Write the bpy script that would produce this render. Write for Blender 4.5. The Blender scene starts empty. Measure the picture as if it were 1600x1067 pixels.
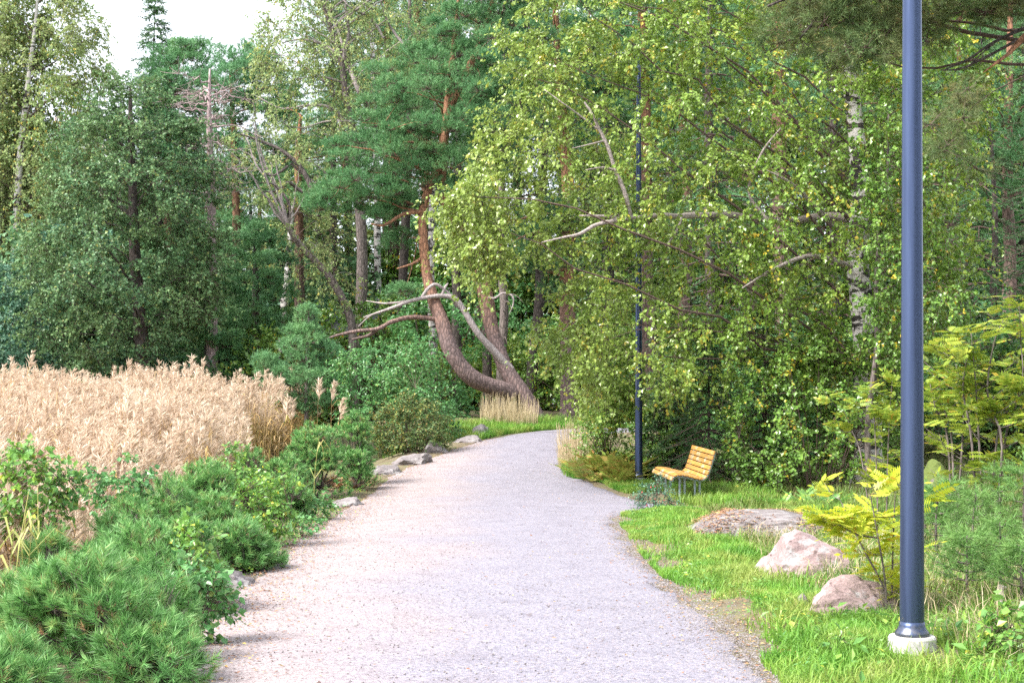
import bpy, math, random
import numpy as np
from mathutils import Vector
rnd = random.Random(7)
RAD = math.radians
SC = bpy.context.scene
COL = SC.collection

# ------------------------------------------------------------------ camera
EYE = 1.6            # eye height in metres; the camera looks level along +Y
F = 2222.0           # focal length in photo pixels (50 mm on 36 mm, photo 1600 px wide)
HZ = 640.0           # the photo row of the eye level
cam_d = bpy.data.cameras.new("camera")
cam_d.lens = 50; cam_d.sensor_width = 36
cam_d.shift_y = (HZ - 533.5) / 1600.0
cam_d.clip_start = 0.1; cam_d.clip_end = 900
cam = bpy.data.objects.new("camera", cam_d); COL.objects.link(cam)
cam.location = (0, 0, EYE); cam.rotation_euler = (RAD(90), 0, 0)
SC.camera = cam

# ------------------------------------------------------------------ sky, sun, exposure
SUN_EL, SUN_AZ = 48.0, -118.0      # azimuth clockwise from +Y: behind the camera, to the left
w = bpy.data.worlds.new("World"); SC.world = w; w.use_nodes = True
nt = w.node_tree; nt.nodes.clear()
sky = nt.nodes.new("ShaderNodeTexSky"); sky.sky_type = 'NISHITA'; sky.sun_disc = False
sky.sun_elevation = RAD(SUN_EL); sky.sun_rotation = RAD(SUN_AZ)
sky.dust_density = 4.0; sky.air_density = 1.0; sky.ozone_density = 1.0
mix = nt.nodes.new("ShaderNodeMix"); mix.data_type = 'RGBA'
mix.inputs[0].default_value = 0.80                       # cloud cover
mix.inputs[7].default_value = (6.3, 6.55, 7.0, 1)       # bright white cloud deck
bg = nt.nodes.new("ShaderNodeBackground"); bg.inputs[1].default_value = 0.10
out = nt.nodes.new("ShaderNodeOutputWorld")
nt.links.new(sky.outputs[0], mix.inputs[6]); nt.links.new(mix.outputs[2], bg.inputs[0])
nt.links.new(bg.outputs[0], out.inputs[0])
sd = bpy.data.lights.new("sun", 'SUN'); sd.energy = 2.7; sd.angle = RAD(24); sd.color = (1.0, 0.955, 0.89)
so = bpy.data.objects.new("sun", sd); COL.objects.link(so)
az = RAD(SUN_AZ)
dirv = Vector((math.sin(az) * math.cos(RAD(SUN_EL)), math.cos(az) * math.cos(RAD(SUN_EL)), math.sin(RAD(SUN_EL))))
so.rotation_euler = dirv.to_track_quat('Z', 'Y').to_euler(); so.location = dirv * 60
SC.view_settings.view_transform = 'Standard'; SC.view_settings.look = 'None'
SC.view_settings.gamma = 1.0; SC.view_settings.exposure = 1.92
SC.render.engine = 'CYCLES'
SC.cycles.max_bounces = 6; SC.cycles.diffuse_bounces = 3; SC.cycles.glossy_bounces = 2
SC.cycles.transmission_bounces = 3; SC.cycles.transparent_max_bounces = 4
SC.cycles.use_denoising = False
SC.cycles.use_adaptive_sampling = True; SC.cycles.adaptive_threshold = 0.02

# ------------------------------------------------------------------ terrain functions
def sm(a, b, t):
    t = np.clip((np.asarray(t, float) - a) / (b - a), 0, 1)
    return t * t * (3 - 2 * t)
LE = np.array([(-8,-2.0),(5,-2.0),(8.3,-2.2),(9.9,-2.27),(11.3,-2.38),(13.7,-2.54),(16.9,-2.66),(19.8,-2.72),(22.2,-2.75),(25,-2.76),
               (27.5,-2.74),(30,-2.5),(33,-1.9),(36,-1.05),(39,0.0),(41,.92),(43,3.0),(44.6,6.5),(46.4,11),(48.6,17)])
RE = np.array([(-8,1.6),(5,1.6),(8.3,1.52),(9.9,1.6),(11.3,1.52),(13.7,1.42),(16.9,1.41),(19.8,1.5),(22.0,1.68),(22.6,2.5),(23.1,3.1),
               (23.6,2.85),(24.2,2.45),(25.4,2.2),(26.8,1.95),(28,1.72),(29.5,1.36),(32,1.15),(34.5,1.3),(37,1.6),(38.6,2.1),(40,3.2),(41,4.6),(42.4,8),(43.6,12),(45.4,18)])
def xl(y): return np.interp(y, LE[:, 0], LE[:, 1])
def xr(y): return np.interp(y, RE[:, 0], RE[:, 1])
def base(y): return 1.0 * sm(24, 42, y) + 0.6 * sm(42, 75, y)
def bumps(x, y):
    return (np.sin(x * 2.1 + 1.3 * np.sin(y * 1.1)) * .5 + np.sin(y * 2.7 + x * .8) * .35 + np.sin(x * 5.3 - y * 4.1) * .18)
def zf(x, y):
    x = np.asarray(x, float); y = np.asarray(y, float)
    dl = xl(y) - x; dr = x - xr(y)
    z = base(y)
    z = z - 0.85 * sm(.5, 3.4, dl) * (1 - sm(33, 44, y))
    z = z - 1.1 * sm(0.5, 7.0, -2.5 - x) * sm(33, 44, y) + .30 * sm(.3, 2.5, dl) * sm(36, 41, y)
    z = z + .05 * sm(0, .8, dr) + .30 * sm(2.0, 9.0, dr)
    d = np.maximum(dl, dr)
    return z + bumps(x, y) * .06 * sm(.15, 1.6, d)
def P(px, py, Y): return np.array([(px - 800.0) / F * Y, Y, EYE - (py - HZ) / F * Y])
def G(px, py):
    ys = np.arange(6, 110, .05); x = (px - 800) / F * ys
    hit = np.nonzero(EYE - (py - HZ) / F * ys <= zf(x, ys))[0]
    i = hit[0] if len(hit) else len(ys) - 1
    return np.array([x[i], ys[i], float(zf(x[i], ys[i]))])
def onground(px, Y):
    x = (px - 800) / F * Y
    return np.array([x, Y, float(zf(x, Y))])

# ------------------------------------------------------------------ mesh helpers
def nrm(v): return v / np.maximum(np.linalg.norm(v, axis=-1, keepdims=True), 1e-9)
class MB:
    def __init__(self): self.V = []; self.n = 0; self.Q = []; self.T = []; self.N = []
    def add(self, V, Q=None, T=None, m=0):
        V = np.asarray(V, float).reshape(-1, 3)
        if Q is not None and len(Q): self.Q.append((np.asarray(Q, int).reshape(-1, 4) + self.n, m))
        if T is not None and len(T): self.T.append((np.asarray(T, int).reshape(-1, 3) + self.n, m))
        self.V.append(V); self.n += len(V)
    def poly(self, V, faces, m=0):
        q = [f for f in faces if len(f) == 4]; t = [f for f in faces if len(f) == 3]
        for f in faces:
            if len(f) > 4: t += [(f[0], f[i], f[i + 1]) for i in range(1, len(f) - 1)]
        self.add(V, q, t, m)
    def build(self, name, mats, parent=None, smooth=False, origin=None):
        me = bpy.data.meshes.new(name)
        V = np.concatenate(self.V) if self.V else np.zeros((0, 3))
        o = bpy.data.objects.new(name, me); COL.objects.link(o)
        if parent is not None:
            o.parent = parent
            q = parent; off = np.zeros(3)
            while q is not None: off = off + np.array(q.location); q = q.parent
            V = V - off
        elif origin is not None:
            V = V - np.asarray(origin); o.location = origin
        fs = [(a, m) for a, m in self.Q] + [(a, m) for a, m in self.T]
        nf = sum(len(a) for a, _ in fs); nl = sum(a.size for a, _ in fs)
        me.vertices.add(len(V)); me.vertices.foreach_set("co", V.astype(np.float32).ravel())
        me.loops.add(nl); me.loops.foreach_set("vertex_index", np.concatenate([a.ravel() for a, _ in fs]).astype(np.int32))
        me.polygons.add(nf)
        tot = np.concatenate([np.full(len(a), a.shape[1]) for a, _ in fs])
        st = np.concatenate([[0], np.cumsum(tot)[:-1]])
        me.polygons.foreach_set("loop_start", st.astype(np.int32))
        me.polygons.foreach_set("material_index", np.concatenate([np.full(len(a), m) for a, m in fs]).astype(np.int32))
        me.polygons.foreach_set("use_smooth", np.full(nf, smooth, dtype=bool))
        for m in (mats if isinstance(mats, (list, tuple)) else [mats]): me.materials.append(m)
        me.update(calc_edges=True); me.validate()
        return o

def tubes(mb, Pt, R, seg=6, m=0, cap=False):
    Pt = np.asarray(Pt, float); R = np.asarray(R, float)
    if Pt.ndim == 2: Pt = Pt[None]; R = R[None]
    k, n, _ = Pt.shape
    if k == 0: return
    t = nrm(np.gradient(Pt, axis=1))
    mean = np.abs(nrm(Pt[:, -1] - Pt[:, 0] + 1e-6)); ax = np.argmin(mean, axis=1)
    ref = np.eye(3)[ax][:, None, :]
    u = nrm(np.cross(t, np.broadcast_to(ref, t.shape))); v = np.cross(t, u)
    a = np.linspace(0, 2 * np.pi, seg, endpoint=False)
    ring = Pt[:, :, None, :] + R[:, :, None, None] * (u[:, :, None, :] * np.cos(a)[None, None, :, None] + v[:, :, None, :] * np.sin(a)[None, None, :, None])
    i = np.arange(n - 1)[:, None] * seg + np.arange(seg)[None, :]
    j = np.arange(n - 1)[:, None] * seg + (np.arange(seg)[None, :] + 1) % seg
    q = np.stack([i, j, j + seg, i + seg], -1).reshape(-1, 4)
    Q = (q[None] + (np.arange(k) * n * seg)[:, None, None]).reshape(-1, 4)
    T = []
    if cap:
        for b in range(k):
            o = b * n * seg + (n - 1) * seg
            T += [(o, o + s, o + s + 1) for s in range(1, seg - 1)]
    mb.add(ring.reshape(-1, 3), Q, T, m)

def spline(pts, n):
    p = np.asarray(pts, float); k = len(p)
    pp = np.vstack([2 * p[0] - p[1], p, 2 * p[-1] - p[-2]])
    ts = np.linspace(0, k - 1 - 1e-6, n); i = ts.astype(int); f = (ts - i)[:, None]
    a, b, c, d = pp[i], pp[i + 1], pp[i + 2], pp[i + 3]
    return .5 * (2 * b + (c - a) * f + (2 * a - 5 * b + 4 * c - d) * f ** 2 + (3 * b - a - 3 * c + d) * f ** 3)
def limb(mb, pts, r, n=18, seg=9, m=0, wob=0.0, rg=None):
    p = spline(pts, n)
    rr = np.interp(np.linspace(0, 1, n), np.linspace(0, 1, len(r)), r)
    if rg is not None and wob: rr = rr * (1 + rg.normal(0, wob, n)); p = p + rg.normal(0, wob, p.shape) * rr[:, None] * .6
    tubes(mb, p, rr, seg, m, cap=True)
    return p

def bezier(a, b, c, n):
    t = np.linspace(0, 1, n)[None, :, None]
    return (1 - t) ** 2 * a[:, None] + 2 * t * (1 - t) * b[:, None] + t ** 2 * c[:, None]

def leaves(mb, pos, axis, nor, L, W, m=0, fold=.12):
    axis = nrm(axis); b = nrm(np.cross(nor, axis)); n = np.cross(axis, b)
    L = np.broadcast_to(np.asarray(L, float), (len(pos),))[:, None]; W = np.broadcast_to(np.asarray(W, float), (len(pos),))[:, None]
    v = np.stack([pos, pos + axis * L * .42 + b * W * .5 + n * L * fold, pos + axis * L, pos + axis * L * .42 - b * W * .5 + n * L * fold], 1)
    q = np.arange(len(pos))[:, None] * 4 + np.arange(4)[None]
    mb.add(v, q, None, m)

def needles(mb, rg, pos, d, slen, K, nl, nw, fwd=.55, m=0):
    k = len(pos); d = nrm(d)
    s = (np.arange(K)[None, :] + rg.random((k, K))) / K
    slen = np.broadcast_to(np.asarray(slen, float), (k,))
    b0 = pos[:, None] + d[:, None] * (s * slen[:, None])[..., None]
    r = rg.normal(size=(k, K, 3)); r = nrm(r - (r * d[:, None]).sum(-1, keepdims=True) * d[:, None])
    fw = fwd + .5 * s ** 2
    nd = nrm(d[:, None] * fw[..., None] + r + np.array([0, 0, -.05]))
    side = nrm(np.cross(nd, rg.normal(size=(k, K, 3)))) * nw * .5
    ln = nl * rg.uniform(.75, 1.15, (k, K, 1))
    v = np.stack([b0 - side, b0 + side, b0 + nd * ln], 2).reshape(-1, 3)
    mb.add(v, None, np.arange(k * K * 3).reshape(-1, 3), m)

def replicate(mb, tv, tq, tt, M, Tr, m=0):
    """copies of one small template inside one mesh: M (k,3,3), Tr (k,3)"""
    tv = np.asarray(tv, float)
    V = np.einsum('kij,nj->kni', M, tv) + Tr[:, None]
    off = (np.arange(len(Tr)) * len(tv))[:, None, None]
    mb.add(V.reshape(-1, 3), (np.asarray(tq)[None] + off).reshape(-1, 4) if tq is not None and len(tq) else None,
           (np.asarray(tt)[None] + off).reshape(-1, 3) if tt is not None and len(tt) else None, m)
def frames(ax, up):
    ax = nrm(ax); b = nrm(np.cross(up, ax)); n = np.cross(ax, b)
    return np.stack([ax, b, n], -1)
def rotz(a):
    c, s = np.cos(a), np.sin(a); o = np.zeros_like(a); i = np.ones_like(a)
    return np.stack([np.stack([c, -s, o], -1), np.stack([s, c, o], -1), np.stack([o, o, i], -1)], -2)

def in_poly(pts, poly):
    x, y = pts[:, 0], pts[:, 1]; c = np.zeros(len(pts), bool); j = len(poly) - 1
    for i in range(len(poly)):
        xi, yi = poly[i]; xj, yj = poly[j]
        c ^= ((yi > y) != (yj > y)) & (x < (xj - xi) * (y - yi) / ((yj - yi) or 1e-9) + xi); j = i
    return c
def edge_d(pts, poly):
    d = np.full(len(pts), 1e9); p = np.asarray(poly, float)
    for i in range(len(p)):
        a, b = p[i], p[(i + 1) % len(p)]; ab = b - a
        t = np.clip(((pts - a) @ ab) / max(ab @ ab, 1e-9), 0, 1)
        d = np.minimum(d, np.linalg.norm(pts - a - t[:, None] * ab, axis=1))
    return d
def fill(rg, poly, Y, D, step, layers=2, keep=1.0):
    """clump centres through a crown whose outline (seen across the valley) is poly, with real depth 2*D"""
    p = np.asarray(poly, float); lo, hi = p.min(0), p.max(0); res = []
    for l in range(layers):
        gx, gy = np.meshgrid(np.arange(lo[0], hi[0] + step, step), np.arange(lo[1], hi[1] + step, step))
        q = np.stack([gx.ravel(), gy.ravel()], 1) + rg.uniform(-.55, .55, (gx.size, 2)) * step + rg.uniform(0, step, 2)
        q = q[in_poly(q, poly)]; q = q[rg.random(len(q)) < keep]
        if len(q) == 0: q = p.mean(0)[None]
        e = edge_d(q, poly); f = np.sqrt(np.clip(e / max(e.max(), 1), .04, 1))
        u = -1 + 2 * (l + rg.random(len(q))) / layers
        res.append(np.stack([(q[:, 0] - 800) / F * Y, Y + D * f * u, EYE - (q[:, 1] - HZ) / F * Y], 1))
    return np.concatenate(res)

# ------------------------------------------------------------------ object helpers
def tag(o, label=None, cat=None, group=None, kind=None):
    if label: o["label"] = label
    if cat: o["category"] = cat
    if group: o["group"] = group
    if kind: o["kind"] = kind
    return o
def thing(name, label, cat, loc, group=None):
    o = bpy.data.objects.new(name, None); COL.objects.link(o)
    o.empty_display_size = .2; o.location = [float(c) for c in loc]
    return tag(o, label, cat, group)
def dup(root, loc, rz=0.0, sc=1.0, label=None, group=None):
    r = root.copy(); COL.objects.link(r); r.location = [float(c) for c in loc]
    r.rotation_euler = (0, 0, rz); r.scale = (sc, sc, sc) if np.isscalar(sc) else sc
    if label: r["label"] = label
    if group: r["group"] = group
    for ch in list(root.children):
        c = ch.copy(); COL.objects.link(c); c.parent = r
        for g in list(ch.children):
            d = g.copy(); COL.objects.link(d); d.parent = c
    return r

# ------------------------------------------------------------------ materials
def newmat(name):
    m = bpy.data.materials.new(name); m.use_nodes = True; n = m.node_tree; n.nodes.clear()
    o = n.nodes.new("ShaderNodeOutputMaterial"); b = n.nodes.new("ShaderNodeBsdfPrincipled")
    n.links.new(b.outputs[0], o.inputs[0])
    return m, n, b, o
def ramp(n, stops, fac=None):
    r = n.nodes.new("ShaderNodeValToRGB"); e = r.color_ramp.elements
    while len(e) < len(stops): e.new(.5)
    for i, (p, c) in enumerate(stops): e[i].position = p; e[i].color = (*c, 1)
    if fac is not None: n.links.new(fac, r.inputs[0])
    return r
def noise(n, scale, detail=3, rough=.5, vec=None):
    t = n.nodes.new("ShaderNodeTexNoise"); t.inputs["Scale"].default_value = scale
    t.inputs["Detail"].default_value = detail; t.inputs["Roughness"].default_value = rough
    if vec is not None: n.links.new(vec, t.inputs["Vector"])
    return t
def mixc(n, a, b, fac, mode='MIX'):
    x = n.nodes.new("ShaderNodeMix"); x.data_type = 'RGBA'; x.blend_type = mode
    for s, v in ((x.inputs[0], fac), (x.inputs[6], a), (x.inputs[7], b)):
        if isinstance(v, bpy.types.NodeSocket): n.links.new(v, s)
        elif isinstance(v, (int, float)): s.default_value = v
        else: s.default_value = (*v, 1)
    return x.outputs[2]
def bump(n, h, strength, dist, b):
    x = n.nodes.new("ShaderNodeBump"); x.inputs["Strength"].default_value = strength; x.inputs["Distance"].default_value = dist
    n.links.new(h, x.inputs["Height"]); n.links.new(x.outputs[0], b.inputs["Normal"]); return x
def mapping(n, src, scale):
    mp = n.nodes.new("ShaderNodeMapping"); mp.inputs["Scale"].default_value = scale
    n.links.new(src, mp.inputs["Vector"]); return mp.outputs[0]

def leaf_mat(name, stops, trans=.3, rough=.45, tint=None, nscale=.7, spec=.35, shoot=0, turn=None):
    """stops: colours chosen per leaf; tint: second hue that drifts through the crown"""
    m, n, b, o = newmat(name)
    g = n.nodes.new("ShaderNodeNewGeometry")
    fac = g.outputs["Random Per Island"]
    if shoot:
        tc0 = n.nodes.new("ShaderNodeTexCoord"); z0 = noise(n, shoot, 1, .5, tc0.outputs["Object"])
        mr = n.nodes.new("ShaderNodeMapRange"); mr.inputs[1].default_value = .33; mr.inputs[2].default_value = .67; n.links.new(z0.outputs[0], mr.inputs[0])
        mx = n.nodes.new("ShaderNodeMix"); mx.inputs[0].default_value = .62; n.links.new(fac, mx.inputs[2]); n.links.new(mr.outputs[0], mx.inputs[3]); fac = mx.outputs[0]
    c = ramp(n, stops, fac).outputs[0]
    if tint is not None:
        tc = n.nodes.new("ShaderNodeTexCoord"); nz = noise(n, nscale, 2, .5, tc.outputs["Object"])
        f = ramp(n, [(.42, (0, 0, 0)), (.66, (1, 1, 1))], nz.outputs[0]).outputs[0]
        mm = n.nodes.new("ShaderNodeMath"); mm.operation = 'MULTIPLY'; mm.inputs[1].default_value = .6
        n.links.new(f, mm.inputs[0]); c = mixc(n, c, tint, mm.outputs[0])
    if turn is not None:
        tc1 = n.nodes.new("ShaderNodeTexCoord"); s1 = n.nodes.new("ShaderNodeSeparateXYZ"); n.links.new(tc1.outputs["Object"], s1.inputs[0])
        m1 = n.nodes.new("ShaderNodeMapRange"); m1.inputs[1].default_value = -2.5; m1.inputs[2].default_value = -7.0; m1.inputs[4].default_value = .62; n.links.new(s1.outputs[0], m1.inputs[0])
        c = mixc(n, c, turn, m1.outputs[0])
    n.links.new(c, b.inputs["Base Color"]); b.inputs["Roughness"].default_value = rough
    b.inputs["Specular IOR Level"].default_value = spec
    if trans > 0:
        t = n.nodes.new("ShaderNodeBsdfTranslucent"); x = n.nodes.new("ShaderNodeMixShader")
        n.links.new(c, t.inputs[0]); x.inputs[0].default_value = trans
        n.links.new(b.outputs[0], x.inputs[1]); n.links.new(t.outputs[0], x.inputs[2]); n.links.new(x.outputs[0], o.inputs[0])
    return m

def bark_mat(name, low, high=None, z0=2.0, z1=4.0, dark=.45, vs=(9, 9, 3.0), bs=.8):
    m, n, b, o = newmat(name)
    tc = n.nodes.new("ShaderNodeTexCoord"); v = mapping(n, tc.outputs["Object"], vs)
    vo = n.nodes.new("ShaderNodeTexVoronoi"); vo.feature = 'DISTANCE_TO_EDGE'; n.links.new(v, vo.inputs["Vector"]); vo.inputs["Scale"].default_value = 1.3
    nz = noise(n, 2.2, 5, .65, v)
    c = low
    if high is not None:
        sx = n.nodes.new("ShaderNodeSeparateXYZ"); n.links.new(tc.outputs["Object"], sx.inputs[0])
        mr = n.nodes.new("ShaderNodeMapRange"); mr.inputs[1].default_value = z0; mr.inputs[2].default_value = z1
        n.links.new(sx.outputs[2], mr.inputs[0])
        ad = n.nodes.new("ShaderNodeMath"); ad.operation = 'MULTIPLY_ADD'; ad.inputs[1].default_value = .8; ad.inputs[2].default_value = -.4
        n.links.new(nz.outputs[0], ad.inputs[0]); a2 = n.nodes.new("ShaderNodeMath"); a2.operation = 'ADD'; a2.use_clamp = True
        n.links.new(mr.outputs[0], a2.inputs[0]); n.links.new(ad.outputs[0], a2.inputs[1])
        c = mixc(n, low, high, a2.outputs[0])
    f = ramp(n, [(.0, (dark,) * 3), (.16, (1, 1, 1))], vo.outputs[0]).outputs[0]
    c = mixc(n, c, f, 1.0, 'MULTIPLY')
    f2 = ramp(n, [(.3, (.62, .62, .62)), (.7, (1.25, 1.2, 1.2))], nz.outputs[0]).outputs[0]
    c = mixc(n, c, f2, 1.0, 'MULTIPLY')
    n.links.new(c, b.inputs["Base Color"]); b.inputs["Roughness"].default_value = .9
    b.inputs["Specular IOR Level"].default_value = .2
    bump(n, vo.outputs[0], bs, .03, b)
    return m

M = {}
M['pine_needle'] = leaf_mat('pine_needle', [(0, (0.060, 0.152, 0.060)), (.5, (0.120, 0.268, 0.100)), (.85, (0.180, 0.344, 0.140)), (1, (0.248, 0.256, 0.088))], .25, .5, (0.088, 0.232, 0.096), .9, .25, 2.6)
M['far_needle'] = leaf_mat('far_needle', [(0, (0.081, 0.192, 0.086)), (.6, (0.147, 0.314, 0.121)), (1, (0.223, 0.385, 0.152))], .2, .55, (0.101, 0.273, 0.142), .4, .3, 1.6)
M['dwarf_needle'] = leaf_mat('dwarf_needle', [(0, (.055, .15, .04)), (.3, (.12, .29, .08)), (.55, (.19, .39, .115)), (.72, (.27, .49, .165)), (.86, (.33, .41, .14)), (1, (.43, .27, .10))], .25, .42, (.14, .34, .11), 1.3, .4, 9)
M['sapling_needle'] = leaf_mat('sapling_needle', [(0, (0.076, 0.180, 0.048)), (.5, (0.133, 0.275, 0.071)), (1, (0.209, 0.361, 0.104))], .25, .5, (0.171, 0.275, 0.067), 1.5, .3, 7)
M['bough_needle'] = leaf_mat('bough_needle', [(0, (0.060, 0.104, 0.040)), (.45, (0.112, 0.176, 0.060)), (.75, (0.136, 0.216, 0.072)), (1, (0.264, 0.168, 0.068))], .25, .55, (0.176, 0.144, 0.060), 1.6, .3, 6)
M['spruce_needle'] = leaf_mat('spruce_needle', [(0, (0.038, 0.101, 0.035)), (.6, (0.063, 0.151, 0.050)), (1, (0.107, 0.214, 0.063))], .12, .5, (0.023, 0.059, 0.027), .6)
M['birch_leaf'] = leaf_mat('birch_leaf', [(0, (0.110, 0.221, 0.032)), (.4, (0.175, 0.308, 0.046)), (.72, (0.258, 0.386, 0.064)), (.84, (0.368, 0.432, 0.074)), (.875, (0.644, 0.460, 0.046)), (1, (0.718, 0.497, 0.046))], .33, .30, (0.276, 0.386, 0.064), .5, .6, 2.3)
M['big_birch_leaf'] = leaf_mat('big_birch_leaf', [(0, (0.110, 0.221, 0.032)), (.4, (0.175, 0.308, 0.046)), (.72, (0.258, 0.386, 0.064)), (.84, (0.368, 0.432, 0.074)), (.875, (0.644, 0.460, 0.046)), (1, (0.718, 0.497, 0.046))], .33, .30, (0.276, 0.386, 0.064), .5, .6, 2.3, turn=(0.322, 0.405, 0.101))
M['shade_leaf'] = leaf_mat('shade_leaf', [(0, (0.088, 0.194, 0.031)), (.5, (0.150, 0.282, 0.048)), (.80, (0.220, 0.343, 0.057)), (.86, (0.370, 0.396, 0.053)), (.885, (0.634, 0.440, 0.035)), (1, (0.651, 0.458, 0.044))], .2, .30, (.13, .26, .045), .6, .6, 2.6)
M['alder_leaf'] = leaf_mat('alder_leaf', [(0, (0.073, 0.161, 0.078)), (.6, (0.122, 0.243, 0.108)), (.93, (0.185, 0.303, 0.127)), (1, (0.332, 0.351, 0.108))], .28, .34, (0.176, 0.273, 0.098), .5, .22)
M['far_birch_leaf'] = leaf_mat('far_birch_leaf', [(0, (0.224, 0.347, 0.123)), (.6, (0.314, 0.437, 0.157)), (.93, (0.403, 0.482, 0.190)), (.96, (0.616, 0.482, 0.101)), (1, (0.672, 0.504, 0.090))], .42, .5, (0.358, 0.403, 0.179), .35)
M['willow_leaf'] = leaf_mat('willow_leaf', [(0, (0.082, 0.231, 0.067)), (.6, (0.130, 0.318, 0.096)), (.92, (0.212, 0.404, 0.126)), (1, (0.366, 0.433, 0.106))], .33, .34, (0.106, 0.289, 0.120), .8, .5)
M['teal_leaf'] = leaf_mat('teal_leaf', [(0, (0.053, 0.144, 0.092)), (.6, (0.088, 0.211, 0.133)), (1, (0.166, 0.309, 0.189))], .2, .38, None)
M['rose_leaf'] = leaf_mat('rose_leaf', [(0, (0.084, 0.156, 0.048)), (.7, (0.144, 0.228, 0.072)), (.9, (0.360, 0.324, 0.072)), (1, (0.408, 0.240, 0.072))], .25, .45, (.10, .17, .06), 1.0)
M['rowan_yellow'] = leaf_mat('rowan_yellow', [(0, (.36, .47, .04)), (.6, (.50, .54, .045)), (.93, (.62, .56, .06)), (1, (.62, .36, .06))], .42, .42, (.38, .50, .05), 1.2)
M['rowan_green'] = leaf_mat('rowan_green', [(0, (0.176, 0.280, 0.036)), (.6, (0.272, 0.368, 0.048)), (.93, (0.384, 0.416, 0.056)), (1, (0.496, 0.304, 0.048))], .42, .42, (0.336, 0.384, 0.048), .8)
M['fern_leaf'] = leaf_mat('fern_leaf', [(0, (.18, .29, .05)), (.5, (.30, .36, .07)), (.8, (.38, .30, .08)), (1, (.40, .20, .07))], .3, .5, (.30, .30, .07), 1.0)
M['sprout_leaf'] = leaf_mat('sprout_leaf', [(0, (.12, .28, .06)), (.6, (.21, .40, .07)), (.92, (.32, .48, .08)), (1, (.68, .58, .06))], .38, .34, (.11, .28, .11), 2.0, .5)
M['rosehip'] = leaf_mat('rosehip', [(0, (.5, .04, .05)), (1, (.62, .10, .10))], 0, .35)
M['grass'] = leaf_mat('grass', [(0, (.085, .225, .03)), (.5, (.155, .345, .045)), (.8, (.25, .42, .065)), (1, (.42, .39, .16))], .35, .42, (.33, .36, .10), 1.1, .3, 2.2)
M['forest_grass'] = leaf_mat('forest_grass', [(0, (.08, .17, .03)), (.7, (.14, .23, .045)), (1, (.28, .23, .09))], .3, .5, (.16, .17, .05), 1.2)
M['dry_grass'] = leaf_mat('dry_grass', [(0, (.42, .34, .20)), (.6, (.55, .45, .28)), (1, (.62, .54, .38))], .3, .55, None)
M['reed_plume'] = leaf_mat('reed_plume', [(0, (.46, .35, .25)), (.6, (.65, .52, .40)), (1, (.78, .67, .55))], .32, .6, (.62, .49, .37), .35)
M['reed_leaf'] = leaf_mat('reed_leaf', [(0, (0.437, 0.294, 0.133)), (.5, (0.627, 0.475, 0.266)), (.82, (0.627, 0.408, 0.123)), (.92, (0.522, 0.418, 0.104)), (1, (0.247, 0.342, 0.076))], .32, .5, None)
M['reed_green'] = leaf_mat('reed_green', [(0, (.30, .36, .10)), (1, (.50, .46, .16))], .3, .5, None)
M['litter'] = leaf_mat('litter', [(0, (.24, .12, .07)), (.6, (.36, .20, .13)), (.9, (.42, .30, .14)), (1, (.55, .42, .10))], 0, .8)
M['twig'] = bark_mat('twig', (.14, .10, .085), None, vs=(20, 20, 8), bs=.2)
M['pine_bark'] = bark_mat('pine_bark', (.20, .150, .145), (.37, .195, .115), 2.3, 5.0)
M['tall_pine_bark'] = bark_mat('tall_pine_bark', (.16, .115, .10), (.30, .15, .085), 5.5, 11)
M['grey_bark'] = bark_mat('grey_bark', (0.204, 0.174, 0.162), None)
M['dark_bark'] = bark_mat('dark_bark', (.10, .085, .078), None)
M['dead_wood'] = bark_mat('dead_wood', (.42, .37, .36), None, dark=.6, vs=(14, 14, 2), bs=.5)
M['snag_wood'] = bark_mat('snag_wood', (.42, .33, .33), None, dark=.6, vs=(8, 8, 2), bs=.5)
def birch_bark():
    m, n, b, o = newmat('birch_bark'); tc = n.nodes.new("ShaderNodeTexCoord")
    n1 = noise(n, 1, 4, .6, mapping(n, tc.outputs["Object"], (2.0, 2.0, 7.5)))
    n2 = noise(n, 1, 3, .6, mapping(n, tc.outputs["Object"], (1.9, 1.9, 1.3)))
    n3 = noise(n, 1, 2, .5, mapping(n, tc.outputs["Object"], (5, 5, 34)))
    c = mixc(n, (.66, .63, .61), (.48, .43, .42), n2.outputs[0])
    f1 = ramp(n, [(.535, (1, 1, 1)), (.565, (.05, .045, .04))], n1.outputs[0]).outputs[0]; c = mixc(n, c, f1, 1.0, 'MULTIPLY')
    f2 = ramp(n, [(.56, (1, 1, 1)), (.60, (.08, .07, .065))], n2.outputs[0]).outputs[0]; c = mixc(n, c, f2, 1.0, 'MULTIPLY')
    f3 = ramp(n, [(.62, (1, 1, 1)), (.70, (.45, .40, .38))], n3.outputs[0]).outputs[0]; c = mixc(n, c, f3, 1.0, 'MULTIPLY')
    n.links.new(c, b.inputs["Base Color"]); b.inputs["Roughness"].default_value = .7; bump(n, n1.outputs[0], .4, .02, b)
    return m
M['birch_bark'] = birch_bark()
M['birch_limb'] = bark_mat('birch_limb', (.45, .39, .365), None, dark=.5, vs=(12, 12, 12), bs=.2)

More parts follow.
